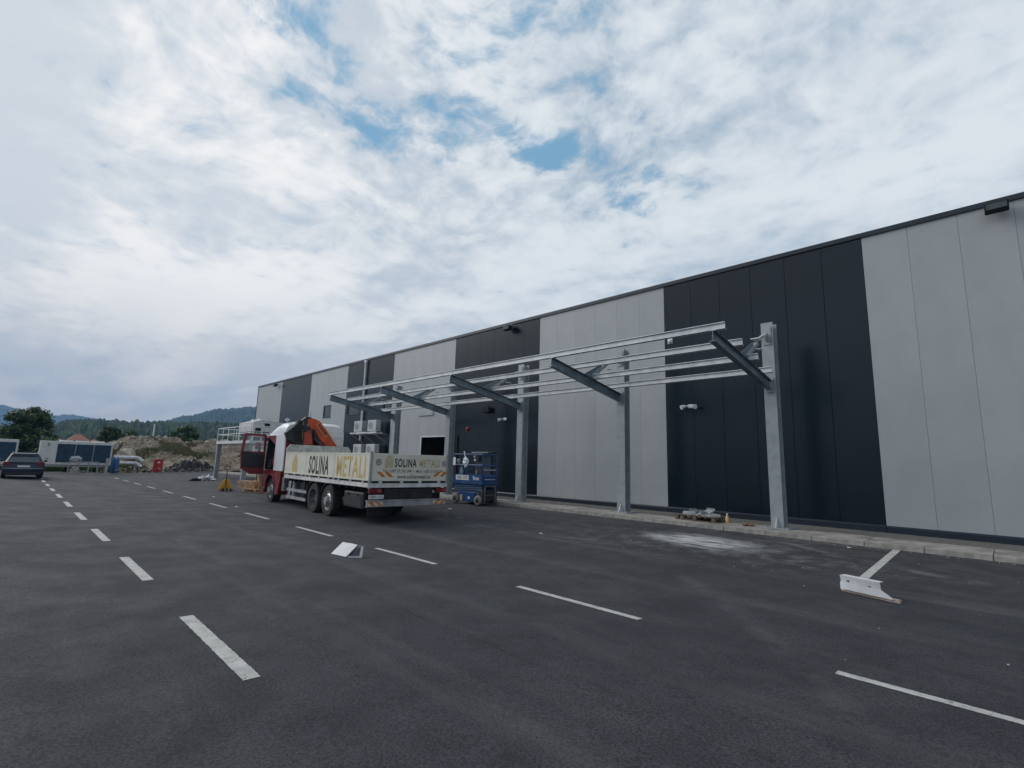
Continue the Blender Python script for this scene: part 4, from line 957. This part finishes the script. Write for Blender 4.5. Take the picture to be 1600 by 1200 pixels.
B = MB(); perforated(B, .50, .12, lambda u, v, d: (-.24+u, -.11+v, .188-d), [(.22, .06), (.34, .06)]); B.build('top_flange', m_white, t)
B = MB(); B.prism([(-.24, 0), (.42, 0), (.42, .02), (.30, .09), (.22, .10), (-.24, .10)], lambda u, v, d: (u, d, v), -.125, -.118); B.build('tongue', m_galv_light, t)
tt = thing('timber_strip', 'splintered pinkish timber strip lying under the steel bracket', 'timber', (-1.60, 8.78, zg(8.8)), -.30)
B = MB(); B.prism([(-.34, -.05), (-.28, -.09), (.30, -.10), (.43, -.09), (.36, -.04), (.40, .01), (-.24, .02), (-.30, -.01)], lambda u, v, d: (u, v, d), 0.0, .034); B.build('strip', m_woodp, tt)
# plank by the second column
o = MB().box(-.5, .5, -.07, .07, 0, .04).build('timber_plank', m_woodl); o.location = (-18.2, 13.0, zg(13)+.01); o.rotation_euler = (0, 0, .05); tag(o, 'pale timber plank on the asphalt left of the blue lift', 'plank')
# pallet trucks
def pallet_truck(x, y, rz, m, label):
    t = thing('pallet_truck', label, 'pallet truck', (x, y, zg(y)), rz)
    B = MB(); B.prism([(-.30, .10), (.30, .10), (.32, .16), (.09, .56), (.0, .62), (-.09, .56), (-.32, .16)], lambda u, v, d: (u, d, v), -.04, .06); B.build('mast_plate', m, t, bevel=.015)
    for s in (-1, 1):
        B = MB(); B.box(s*.19-.08, s*.19+.08, .06, 1.2, .075, .13); B.build('fork', m, t, bevel=.01)
        B = MB(); B.lathe([(0, -.05), (.04, -.05), (.04, .05), (0, .05)], (s*.19, 1.08, .04), (1, 0, 0), 12); B.build('fork_roller', m_rubber, t)
        B = MB(); B.lathe([(0, -.03), (.09, -.03), (.09, .03), (0, .03)], (s*.07, -.06, .09), (1, 0, 0), 16); B.build('steer_wheel', m_rubber, t)
    B = MB(); B.path([(0, -.08, .2), (0, -.10, 1.02)], .022, 8); B.path([(0, -.10, 1.02), (.12, -.12, 1.08), (.10, -.14, 1.22), (-.10, -.14, 1.22), (-.12, -.12, 1.08), (0, -.10, 1.02)], .018, 8); B.build('handle', m_plast, t, smooth=True)
    return t
pallet_truck(-27.5, 7.72, 1.25, m_yellow, 'yellow pallet truck standing free left of the truck cab')
pallet_truck(-27.0, 9.0, .6, m_yellow2, 'pale yellow pallet truck with its forks under the boxed goods')
pallet('wooden_pallet', 'light timber pallet under the cardboard boxes beside the cab', -25.9, 8.75, zg(8.7), .78, m_woodl)
def carton(x, y, z, w, d, h, rz, m, label):
    t = thing('cardboard_box', label, 'cardboard box', (x, y, z), rz)
    MB().box(-w/2, w/2, -d/2, d/2, 0, h).build('box_body', m, t)
    B = MB(); B.prism([(0, 0), (.01, 0), (.01+w*.22, h*.35), (w*.22, h*.36)], lambda u, v, dd: (-w/2-.003-u, dd, h*.62+v), -d*.45, d*.45); B.build('flap', m_card, t)
    B = MB(); B.box(-w/2-.004, -w/2-.001, -.03, .03, 0, h); B.box(-.03, .03, -d/2-.004, -d/2-.001, 0, h); B.build('tape', m_woodl, t)
carton(-26.4, 8.45, zg(8.5)+.146, .75, .5, .36, .78, m_woodl, 'low light brown box on the pallet, left of the tall ones')
carton(-25.75, 8.95, zg(8.7)+.146, .42, .5, .85, .78, m_card, 'tall tan cardboard box with a lifted flap on the pallet')
carton(-25.0, 8.9, zg(8.9), .70, .6, .98, .78, m_cardd, 'large brown cardboard box standing right beside the truck wheel')
for k, (z, lb2) in enumerate(((0, 'lowest pinkish timber crate stacked against the brown box'), (.3, 'middle pinkish timber crate stacked against the brown box'), (.6, 'topmost pinkish timber crate stacked against the brown box'))):
    t = thing('timber_crate', lb2, 'crate', (-24.1, 8.75, zg(8.7)+z), .78+.1*k, 'timber crates beside the brown box')
    B = MB(); B.box(-.35, .35, -.04, .04, 0, .05); B.box(-.35, .35, -.04, .04, .24, .295); B.build('rail', m_woodp, t)
    for x_ in (-.31, 0, .31): MB().box(x_-.035, x_+.035, -.035, .035, .051, .239).build('post', m_woodp, t)
# litter
def scatter(name, label, m, spots, smin, smax, flat=.4, kind='stuff', seed=1):
    rn = random.Random(seed); B = MB()
    for (x, y, z) in spots:
        s = rn.uniform(smin, smax); n = 5
        ang = rn.uniform(0, 6.28); pts = [(x+math.cos(ang+2*PI*k/n)*s*rn.uniform(.6, 1.2), y+math.sin(ang+2*PI*k/n)*s*rn.uniform(.5, 1.1)) for k in range(n)]
        h = s*flat*rn.uniform(.5, 1.3)
        vs = [(p[0], p[1], z-.005) for p in pts]+[(x+(p[0]-x)*.55, y+(p[1]-y)*.55, z+h) for p in pts]
        B.add(vs, [tuple(range(n, 2*n))]+[(k, (k+1) % n, n+(k+1) % n, n+k) for k in range(n)])
    return tag(B.build(name, m, kind=kind), label)
rn = random.Random(11)
sp = [(x, y, zg(y)) for x, y in [(rn.uniform(-14, 2), rn.uniform(6, 13.1)) for _ in range(110)]+[(rn.gauss(-5, 1.6), rn.gauss(11, .9)) for _ in range(130)]+[(rn.uniform(-40, 0), rn.uniform(-2, 12)) for _ in range(90)] if y < 13.1]
sp += [(rn.uniform(-22, 2), 13.17-abs(rn.gauss(0, .12)), zg(13.1)) for _ in range(900)]
scatter('litter', 'scattered pale chips and crumbs of debris on the asphalt', m_kerb, sp, .004, .017, .5)
for k, (x, y, s, lb2) in enumerate(((-13.9, 11.0, .10, 'flat white scrap on asphalt in front of the blue lift'), (-24.3, 6.4, .12, 'white paper scrap on asphalt beside the pallet truck'), (-8.3, 9.4, .05, 'white stone-like scrap on asphalt mid lot'), (-2.6, 12.75, .05, 'pale crumb beside the kerb near the bay line'), (-19.5, 5.9, .10, 'white strip of paper left of the front truck wheel'))):
    rn2 = random.Random(k); B = MB(); pts = [(math.cos(2*PI*j/6)*s*rn2.uniform(.6, 1.3), math.sin(2*PI*j/6)*s*.5*rn2.uniform(.6, 1.2)) for j in range(6)]
    B.prism(pts, lambda u, v, d: (u, v, d+.1*u*u), .004, .016); o = B.build('paper_scrap', m_white); o.location = (x, y, zg(y)); tag(o, lb2, 'scrap')

# ------------------------------------------------------------------ far end of the lot
def chiller(x, y0, y1, label, npan):
    t = thing('chiller_unit', label, 'chiller', (x, y0, .0), 0, 'white and blue chiller units at the lot end')
    L = y1-y0; z0, z1 = .52, 2.36
    MB().box(-1.9, 0, 0, L, z0, z1).build('casing', m_pwhite, t, bevel=.03)
    c0 = .98 if npan == 3 else .15
    n = npan; w = (L-c0-.1)/n
    for k in range(n): 
        a = c0+k*w; q = MB().box(.002, .03, a+.02, a+w-.02, .72, 2.15).build('coil_panel', m_coil, t)
        B = MB(); [B.box(.031, .037, a+.04, a+w-.04, .76+j*.085, .775+j*.085) for j in range(16)]; B.build('fin', m_coil, q)
    B = MB(); B.box(-1.8, -1.7, .1, L-.1, z0-.15, z0-.001); B.box(-.25, -.1, .1, L-.1, z0-.15, z0-.001); B.build('base_frame', m_galv, t)
    for a in (.2, L/2, L-.4): MB().box(-1.7, -.2, a, a+.2, -.15, z0-.151).build('plinth_block', m_concrete, t)
    if npan == 3:
        B = MB(); [B.box(.002, .025, yy, yy+.12, zz_, zz_+.06) for yy, zz_ in ((.42, 2.1), (.42, 1.98), (.42, .95))]; B.build('grip', m_plast, t)
        B = MB(); [B.lathe([(0, .1), (.40, .1), (.45, 0), (.45, -.01)], (-.9, 1.5+j*1.0, z1), (0, 0, 1), 20) for j in range(3)]; B.build('fan_ring', m_pwhite, t, smooth=True)
chiller(-53, 1.62, 6.05, 'large white chiller unit with three dark blue coil panels', 3)
chiller(-53, -4.3, .42, 'white chiller unit with blue coils cut by the left photo edge', 4)
def pipes(label, y0, y1, z, drop):
    t = thing('lagged_pipe', label, 'pipe', (-53.3, y0, 0), 0, 'white lagged pipes'); L = y1-y0
    B = MB(); B.path([(0, 0, z), (0, L, z)]+([(0.05, L+.38, z-.30)] if drop else []), .13, 12); B.build('pipe_run', m_pipew, t, smooth=True)
    B = MB(); [B.box(-.05, .05, yy, yy+.1, -.12, z-.12) for yy in (.25, L-.1)]; B.build('support_leg', m_galv, t)
pipes('upper white lagged pipe run bent down at its right end', 6.2, 7.85, 1.22, True); pipes('lower white lagged pipe run below the upper one right of the chiller', 6.25, 7.8, .75, True); pipes('white lagged pipe run between the two chiller units', .5, 1.6, 1.2, False)
o = blob('white_sack', m_rockl, (-54.6, 7.25, 1.45), .35, .62, .52, .06, 31); tag(o, 'pale rounded sack standing behind the white pipes', 'sack')
t = thing('gas_cylinder', 'blue gas cylinder standing at the right end of the big chiller', 'gas cylinder', (-51.4, 6.28, -.12))
MB().lathe([(0, 0), (.13, 0), (.14, .05), (.14, 1.12), (.10, 1.26), (.04, 1.32), (0, 1.32)], (0, 0, 0), (0, 0, 1), 18).build('shell', m_cyl, t, smooth=True); MB().lathe([(.035, 1.31), (.04, 1.42), (0, 1.43)], (0, 0, 0), (0, 0, 1), 10).build('valve', m_alu, t, smooth=True)
t = thing('gas_cylinder', 'second blue gas cylinder standing behind the front one', 'gas cylinder', (-51.7, 6.05, -.12))
MB().lathe([(0, 0), (.13, 0), (.14, .05), (.14, 1.16), (.10, 1.30), (.04, 1.36), (0, 1.36)], (0, 0, 0), (0, 0, 1), 18).build('shell', m_cyl, t, smooth=True); MB().lathe([(.035, 1.35), (.04, 1.46), (0, 1.47)], (0, 0, 0), (0, 0, 1), 10).build('valve', m_alu, t, smooth=True)
t = thing('metal_post', 'short grey square steel post between chiller and gas cylinders', 'post', (-51.2, 5.62, -.12)); MB().box(-.09, .09, -.09, .09, .02, 1.25).build('shaft', m_galv, t); MB().box(-.18, .18, -.18, .18, 0, .02).build('foot', m_galv, t)
t = thing('metal_trolley', 'low grey tube frame rack in front of the chiller', 'rack', (-51.3, 3.35, -.1))
B = MB()
for y in (0, .6, 1.2, 1.75): B.tube((0, y, 0), (0, y, .88), .025, 6); B.tube((-.5, y, 0), (-.5, y, .88), .025, 6)
B.path([(0, 0, .88), (0, 1.75, .88), (-.5, 1.75, .88), (-.5, 0, .88), (0, 0, .88)], .025, 6); B.path([(0, 0, .2), (0, 1.2, .2)], .02, 6); B.build('tube_frame', m_galv, t, smooth=True)
t = thing('grey_bundle', 'grey plastic bundle lying on the tube frame rack', 'bundle', (-51.5, 3.72, 1.0)); blob('bundle_body', m_galv, (0, 0, 0), .22, .33, .20, .3, 41, parent=t)
o = blob('rubble_sack', m_concrete, (-51.3, 3.75, .12), .25, .32, .28, .2, 43); tag(o, 'grey sack on the ground under the tube frame rack', 'sack')
t = thing('hydrant_cabinet', 'red metal hydrant cabinet standing before the earth mound', 'cabinet', (-51.7, 9.1, -.05)); MB().box(-.3, 0, -.30, .34, .05, 1.18).build('cabinet_body', m_redc, t, bevel=.02); MB().box(.002, .02, -.26, .30, .1, 1.13).build('door', m_redc, t); MB().box(.021, .026, -.05, .12, .85, .98).build('label_plate', m_white, t); MB().box(-.3, .0, -.28, -.2, -.05, .049).build('foot', m_plast, t)
# dark sheeting heap
for k in range(9):
    y = 9.95+k*.42; h = [.45, .75, .95, 1.0, .95, .8, .7, .55, .45][k]
    pass
bm = bmesh.new()
def heap(name, label, m, cx, cy, sx, sy, h, amp, seed, cat=None, kind=None, n=46):
    B = MB(); vs = []
    for i in range(n):
        for j in range(n):
            u = -1+2*i/(n-1); v = -1+2*j/(n-1); r = min(1, math.hypot(u, v)); e = (math.cos(r*PI)+1)/2
            p = Vector((cx+u*sx, cy+v*sy, 0)); z = e*h*(1+amp*noise.fractal(p*1.3+Vector((seed, 0, 0)), 1, 2, 4))+(e > .02)*amp*.5*h*abs(noise.noise(p*3.7))
            vs.append((p.x, p.y, -.12+z))
    B.add(vs, [(i*n+j, (i+1)*n+j, (i+1)*n+j+1, i*n+j+1) for i in range(n-1) for j in range(n-1)])
    o = B.build(name, m, kind=kind); tag(o, label, cat); return o
heap('sheeting_heap', 'heap of torn black sheeting and debris at the foot of the mound', m_bag, -52.6, 11.7, 1.3, 2.9, 1.15, 1.0, 3, 'debris heap')
rn = random.Random(5)
scatter('debris_chips', 'pale chips and stones scattered over the black sheeting heap and kerb', m_rock, [(-51.7+rn.uniform(-1.2, .5), rn.uniform(6, 15), rn.uniform(-.1, .4)) for _ in range(260)], .03, .15, .8, seed=4)
t = thing('tarp_bundle', 'grey and white bundle of foil on the asphalt left of the platform column', 'foil bundle', (-37.9, 9.45, zg(9.45)))
o = blob('foil_body', m_galv_light, (0, 0, .10), .38, .42, .16, .5, 51, 4, parent=t, freq=4); o = blob('foil_tail', m_bag, (0, -.45, .05), .3, .45, .08, .5, 52, 4, parent=t, freq=4)
# chiller on its raised steel platform near the hall
pt = thing('raised_platform', 'raised galvanised steel platform on columns with handrail near the far hall end', 'platform', (-34.5, 10.75, 0))
for x, y in ((-1.0, .16), (-7.05, .16), (-1.0, 3.8), (-7.05, 3.8)):
    MB().box(x-.13, x+.13, y-.13, y+.13, -.05, 2.42).build('column', m_galv, pt); MB().box(x-.25, x+.25, y-.25, y+.25, -.07, -.045).build('base_plate', m_galv, pt)
MB().box(-7.3, 0, 0, 4.0, 2.43, 2.62).build('deck', m_galv_light, pt)
B = MB()
for z in (3.10, 3.56): B.path([(-7.25, .05, z), (-.05, .05, z)], .024, 6); B.path([(-7.25, .05, z), (-7.25, 3.9, z)], .024, 6); B.path([(-.05, .05, z), (-.05, 3.9, z)], .024, 6)
for x in (-7.25, -6.0, -4.75, -3.5, -2.3, -1.15, -.05): B.tube((x, .05, 2.62), (x, .05, 3.56), .024, 6)
for y in (1.3, 2.6, 3.9): B.tube((-.05, y, 2.62), (-.05, y, 3.56), .024, 6); B.tube((-7.25, y, 2.62), (-7.25, y, 3.56), .024, 6)
B.build('handrail', m_galv_light, pt, smooth=True)
ac = thing('rooftop_chiller', 'white chiller with open frame standing on the raised platform', 'chiller', (-35.5, 11.2, 2.625))
B = MB(); B.prism([(0, .62), (2.5, .62), (2.5, 1.10), (2.0, 1.30), (.55, 1.42), (.0, 1.25)], lambda u, v, d: (d, u, v), -2.9, 0); B.build('top_housing', m_pwhite, ac)
for x in (-.10, -1.5, -2.9):
    MB().box(x, x+.10, 0, .09, 0, .618).build('frame_post', m_pwhite, ac)
for y in (.55, 1.1, 1.3, 2.4): MB().box(-.10, .0, y, y+.08, 0, .618).build('frame_post', m_pwhite, ac)
B = MB(); B.box(-.02, .012, .70, 1.05, .95, 1.2); B.box(-.02, .012, 1.45, 2.4, .78, .92); B.box(-.02, .012, .15, .5, .66, .86); B.build('air_slot', m_black, ac)
B = MB(); B.box(-2.7, -.25, .12, 2.3, .02, .28); B.box(-2.6, -.4, .15, 1.0, .281, .6); B.build('pump_block', m_frame_dark, ac)
B = MB(); B.path([(-.05, .09, .30), (-.05, 2.4, .30)], .03, 6); B.path([(-.05, 1.4, .45), (-.05, 2.4, .45)], .04, 6); B.build('pipework', m_white, ac, smooth=True)
for j in range(2): B = MB(); B.lathe([(0, .12), (.40, .12), (.45, .0)], (-.8-j*1.2, .9, 1.40), (0, 0, 1), 20); B.build('fan_cowl', m_pwhite, ac, smooth=True)

# ------------------------------------------------------------------ earth mound, rocks, grass
def mh(x, y):
    e = max(0, 1-abs((x+68)/15.0)**2.2) if x > -68 else max(0, 1-abs((x+68)/30.0)**2)
    hy = 3.15 + .25*math.sin(y*.35+1) + (.25 if y < 13 else -.25)
    lft = min(1, max(0, (y-6.6)/2.2)); 
    lft = lft*lft*(3-2*lft)
    p = Vector((x*.25, y*.25, 0))
    z = e*hy*lft + e*lft*.75*noise.fractal(p*2.3, 1, 2, 5)
    # nearer low spur
    sx = (x+58)/5.0; s2 = max(0, 1-sx*sx)*min(1, max(0, (y-8.5)/2.))*(1.25+.35*math.sin(y*.8)+.35*noise.fractal(p*5, 1, 2, 4))
    return -.12+max(z, s2*.95)
mm = bpy.data.materials.new('mound_earth'); mm.use_nodes = True; nt = mm.node_tree; b_ = nt.nodes['Principled BSDF']; tc = nd(nt, 'ShaderNodeTexCoord').outputs['Object']
cc_ = mixc(nt, mrange(nt, noise_(nt, tc, .35, 6, .6), .42, .58), (.15, .112, .083), (.25, .195, .145)); cc_ = mixc(nt, mrange(nt, noise_(nt, tc, 3.2, 5, .7), .45, .7, 0, .75), cc_, (.09, .07, .055))
cc_ = mixc(nt, mrange(nt, noise_(nt, tc, .22, 4, .6), .56, .66, 0, .6), cc_, (.12, .125, .06))
nt.links.new(cc_, b_.inputs['Base Color']); b_.inputs['Roughness'].default_value = .95
B = MB(); nx, ny = 110, 170; vs = []
for i in range(nx):
    for j in range(ny):
        x = -53.6-i*.30; y = 5.5+j*.22; vs.append((x, y, mh(x, y)))
B.add(vs, [(i*ny+j, (i+1)*ny+j, (i+1)*ny+j+1, i*ny+j+1) for i in range(nx-1) for j in range(ny-1)])
tag(B.build('earth_mound', mm, kind='structure'), 'long brown mound of excavated earth and stones beyond the lot')
rn = random.Random(9); sp = []
for _ in range(4200):
    x = rn.uniform(-70, -55); y = rn.uniform(7, 30); z = mh(x, y)
    if z > .25: sp.append((x, y, z))
scatter('mound_stones', 'loose stones and rubble over the earth mound', m_rock, sp, .05, .17, .8, seed=2)
scatter('mound_pale_stones', 'pale broken stones along the mound crest', m_rockl, [(x, y, mh(x, y)) for x, y in [(rn.uniform(-70, -64), rn.uniform(7.5, 30)) for _ in range(260)]], .08, .28, .8, seed=3)
for k, (x, y, s, lb2) in enumerate(((-66.5, 7.9, .75, 'big pale boulder at the left end of the mound crest'), (-64.5, 17.6, .42, 'pale boulder on the mound left of the platform column'), (-66.0, 6.9, .6, 'pale boulder just behind the big chiller'))):
    o = blob('boulder', m_rockl, (x, y, mh(x, y)+s*.35+ (1.6 if k == 2 else 0)), s, s, s*.75, .25, 60+k, 3); tag(o, lb2, 'boulder')
def tufts(name, label, m, spots, h, seed=1):
    rn = random.Random(seed); B = MB()
    for x, y, z in spots:
        for _ in range(7):
            a = rn.uniform(0, 6.28); r = rn.uniform(0, .14); hh = h*rn.uniform(.5, 1.2); w = .02+hh*.05
            bx, by = x+r*math.cos(a), y+r*math.sin(a); dx, dy = rn.uniform(-.25, .25)*hh, rn.uniform(-.25, .25)*hh; c_, s_ = math.cos(a)*w, math.sin(a)*w
            B.add([(bx-c_, by-s_, z-.03), (bx+c_, by+s_, z-.03), (bx+dx+c_*.2, by+dy+s_*.2, z+hh), (bx+dx-c_*.2, by+dy-s_*.2, z+hh)], [(0, 1, 2, 3)])
    return tag(B.build(name, m, kind='stuff'), label)
sp = []
for _ in range(9000):
    x = rn.uniform(-66, -53.7); y = rn.uniform(6, 26); g_ = noise.noise(Vector((x*.3, y*.3, 5)))
    if g_ > .18: sp.append((x, y, mh(x, y)))
tufts('mound_grass', 'dry grass and weeds growing over the earth mound', m_grass, sp[:2600], .26, 3)
tufts('field_grass', 'green grass field beyond the chiller units', m_grassg, [(rn.uniform(-95, -54.5), rn.uniform(-9, 8), -.09) for _ in range(5200)], .55, 4)

# ------------------------------------------------------------------ trees
def tree(name, label, x, y, z0, h, rad, seed, nl=5200, leaf=.20, group=None, low=.12, cat='tree'):
    rn = random.Random(seed); t = thing(name, label, cat, (x, y, z0), 0, group)
    B = MB(); B.tube((0, 0, 0), (.05, .02, h*.42), h*.035, 10, h*.024); tips = []
    for k in range(11):
        a = rn.uniform(0, 6.28); z = h*(.18+.035*k); r = rad*rn.uniform(.45, .8); e = (r*math.cos(a), r*math.sin(a), min(h*.93, z+h*rn.uniform(.15, .4)))
        B.tube((.03, .01, z), e, h*.012, 6, h*.004); tips.append(e)
    B.build('trunk', m_bark, t, smooth=True)
    cl = []
    for k in range(85):
        a = rn.uniform(0, 6.28); u = rn.uniform(-1, 1); rr_ = rn.uniform(.12, 1.0)**.6
        cl.append((Vector((rad*rr_*math.cos(a)*math.sqrt(1-u*u)*.86, rad*rr_*math.sin(a)*math.sqrt(1-u*u)*.86, h*(.5+low*.5)+u*rr_*h*(.5-low*.5)*.86)), rad*rn.uniform(.16, .34)))
    Bs = [MB(), MB(), MB()]
    for i in range(nl):
        c_, r = cl[rn.randrange(len(cl))]; d = Vector((rn.gauss(0, 1), rn.gauss(0, 1), rn.gauss(0, 1))).normalized()*r*rn.uniform(.35, 1.05)
        p = c_+d; n = (d.normalized()+Vector((rn.uniform(-.7, .7), rn.uniform(-.7, .7), rn.uniform(-.3, .9)))).normalized(); x_ = n.orthogonal().normalized(); y_ = n.cross(x_); s = leaf*rn.uniform(.5, 1.2); a = rn.uniform(0, 6.28)
        u1 = x_*math.cos(a)+y_*math.sin(a); v1 = n.cross(u1)
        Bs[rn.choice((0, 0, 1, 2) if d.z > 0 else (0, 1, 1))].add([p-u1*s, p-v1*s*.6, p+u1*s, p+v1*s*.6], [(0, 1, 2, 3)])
    big = MB(); mats = []
    me = bpy.data.meshes.new('crown'); vs, fs, mi = [], [], []
    for k, q in enumerate(Bs):
        o = len(vs); vs += q.v; fs += [tuple(i+o for i in f) for f in q.f]; mi += [k]*len(q.f)
    me.from_pydata(vs, [], fs); [me.materials.append(m) for m in m_leafs]; me.polygons.foreach_set('material_index', mi); me.update()
    o = bpy.data.objects.new('crown', me); COL.objects.link(o); o.parent = t
tree('broadleaf_tree', 'large round dark green tree behind the chillers on the left', -75, .9, -.1, 6.7, 2.35, 1, 17000, .15, low=.08)
tree('broadleaf_tree', 'round green tree behind the right part of the mound', -85, 17.8, -.1, 6.2, 2.35, 2, 13000, .15, low=.08)
tree('bush', 'dark bush above the mound crest left of the round tree', -95, 10.3, 0, 5.9, 1.5, 3, 4000, .17, low=.3, cat='bush')
tree('bush', 'small loose bush right of the dark one above the crest', -100, 13.2, 0, 5.3, 1.8, 4, 3000, .17, low=.4, cat='bush')
tree('bush', 'low green bush beside the foot of the big left tree', -70, 2.9, -.1, 3.5, 1.3, 5, 2600, .15, low=.1, cat='bush')
tree('bush', 'green bush at the very left behind the cut off chiller', -72, -1.6, -.1, 4.2, 1.6, 6, 3000, .15, low=.05, cat='bush')
tree('bush', 'green shrub behind the mound below the raised platform', -90, 25.5, 0, 4.8, 3.0, 8, 5000, .17, low=.1, cat='bush')
tree('bush', 'spreading shrub seen between platform railing and round tree', -92, 21.5, 0, 4.4, 2.2, 9, 3500, .17, low=.1, cat='bush')
# distant houses
def house(x, y, w, d, h, rh, label, mw=m_pwhite):
    t = thing('distant_house', label, 'house', (x, y, -.1)); MB().box(-d/2, d/2, -w/2, w/2, 0, h).build('wall', mw, t)
    B = MB(); B.prism([(-w/2-.3, h), (w/2+.3, h), (0, h+rh)], lambda u, v, dd: (dd, u, v), -d/2-.3, d/2+.3) if False else B.add([(-d/2-.3, -w/2-.3, h), (d/2+.3, -w/2-.3, h), (d/2+.3, w/2+.3, h), (-d/2-.3, w/2+.3, h), (0, -w/2+1, h+rh), (0, w/2-1, h+rh)], [(0, 1, 4), (1, 2, 5, 4), (2, 3, 5), (3, 0, 4, 5), (0, 3, 2, 1)])
    B.build('roof', m_rooft, t)
    for yy in (-w*.3, 0, w*.3): MB().box(d/2+.002, d/2+.05, yy-.5, yy+.5, h*.55, h*.85).build('window', m_frame_dark, t)
house(-140, 9.9, 3.0, 5, 3.95, 1.35, 'distant house with a reddish hipped roof above the big chiller')
house(-160, 7.2, 1.8, 4, 4.3, .6, 'second distant house partly hidden left of the red roofed one')
house(-150, 13.4, 1.8, 4, 3.9, .7, 'distant house just left of the mound boulders')
# ------------------------------------------------------------------ hills
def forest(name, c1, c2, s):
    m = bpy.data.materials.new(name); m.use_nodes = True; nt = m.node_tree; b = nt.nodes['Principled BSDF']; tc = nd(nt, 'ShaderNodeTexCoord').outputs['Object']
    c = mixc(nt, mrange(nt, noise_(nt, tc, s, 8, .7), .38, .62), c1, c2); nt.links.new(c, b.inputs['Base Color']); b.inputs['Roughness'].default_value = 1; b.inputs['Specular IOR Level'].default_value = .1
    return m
def ridge(name, label, R0, keys, m, tree_h, az0, az1, daz, depth, seed):
    keys = sorted(keys); B = MB(); vs = []; nr = 44
    def tn(az):
        if az <= keys[0][0]: return keys[0][1]
        for (a, t0), (b, t1) in zip(keys, keys[1:]):
            if az <= b: f = (az-a)/(b-a); f = f*f*(3-2*f); return t0+(t1-t0)*f
        return keys[-1][1]
    n = int((az1-az0)/daz)+1
    for i in range(n):
        az = az0+i*daz; t0 = tn(az)
        for j in range(nr):
            f = j/(nr-1); r = R0*(1-depth+2*depth*f)
            env = math.sin(PI*min(1, f/.5)*.5)**.9 if f < .5 else math.cos((f-.5)*PI)
            x, y = r*math.cos(math.radians(az)), r*math.sin(math.radians(az))
            z = (t0*R0+1.6)*max(0, env)
            z += tree_h*(noise.noise(Vector((x, y, seed))*(1.2/tree_h))+.6*noise.noise(Vector((x, y, seed))*(2.9/tree_h)))*min(1, env*3)
            z *= 1; vs.append((x, y, z-1.0))
    B.add(vs, [(i*nr+j, (i+1)*nr+j, (i+1)*nr+j+1, i*nr+j+1) for i in range(n-1) for j in range(nr-1)])
    tag(B.build(name, m, kind='structure', smooth=False), label)
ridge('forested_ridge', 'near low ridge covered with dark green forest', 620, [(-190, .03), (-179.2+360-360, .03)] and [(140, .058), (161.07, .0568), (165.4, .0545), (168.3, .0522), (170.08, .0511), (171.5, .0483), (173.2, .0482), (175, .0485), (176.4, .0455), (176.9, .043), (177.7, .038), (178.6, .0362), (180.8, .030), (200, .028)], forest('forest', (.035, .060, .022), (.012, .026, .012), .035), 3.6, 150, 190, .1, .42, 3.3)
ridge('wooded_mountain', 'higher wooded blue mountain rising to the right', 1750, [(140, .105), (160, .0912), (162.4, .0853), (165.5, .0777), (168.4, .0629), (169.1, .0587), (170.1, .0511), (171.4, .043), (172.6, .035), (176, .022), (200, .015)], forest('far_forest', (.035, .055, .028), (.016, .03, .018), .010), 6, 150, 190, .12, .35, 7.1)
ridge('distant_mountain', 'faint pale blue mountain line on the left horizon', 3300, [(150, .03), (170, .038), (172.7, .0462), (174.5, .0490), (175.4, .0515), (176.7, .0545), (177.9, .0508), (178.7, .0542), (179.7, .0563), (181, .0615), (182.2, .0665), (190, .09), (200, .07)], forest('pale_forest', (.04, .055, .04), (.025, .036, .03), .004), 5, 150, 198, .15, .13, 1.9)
# pine sticks etc: pole
t = thing('white_pole', 'tiny white pole on the ridge above the mound', 'pole', (-110, 18.0, -.1)); MB().tube((0, 0, 0), (0, 0, 6.9), .10, 8).build('shaft', m_white, t); MB().tube((0, 0, 6.9), (0, 0, 7.0), .14, 8).build('cap', m_white, t)

# ------------------------------------------------------------------ air
hz = MB().box(-3900, 3900, -3900, 3900, -1.9, 330).build('haze', [], kind='stuff') if False else None
B = MB(); B.box(-3750, 3750, -3750, 3750, -2.2, 300); me = B.mesh('haze')
mh_ = bpy.data.materials.new('haze_air'); mh_.use_nodes = True; nt = mh_.node_tree; nt.nodes.clear()
out = nd(nt, 'ShaderNodeOutputMaterial'); pv = nd(nt, 'ShaderNodeVolumePrincipled'); pv.inputs['Color'].default_value = (.34, .61, 1.0, 1); pv.inputs['Density'].default_value = .00026; pv.inputs['Anisotropy'].default_value = .0
nt.links.new(pv.outputs[0], out.inputs['Volume']); me.materials.append(mh_)
ho = bpy.data.objects.new('haze', me); COL.objects.link(ho); ho['kind'] = 'stuff'; ho['label'] = 'thin blue haze in the air over the far hills'
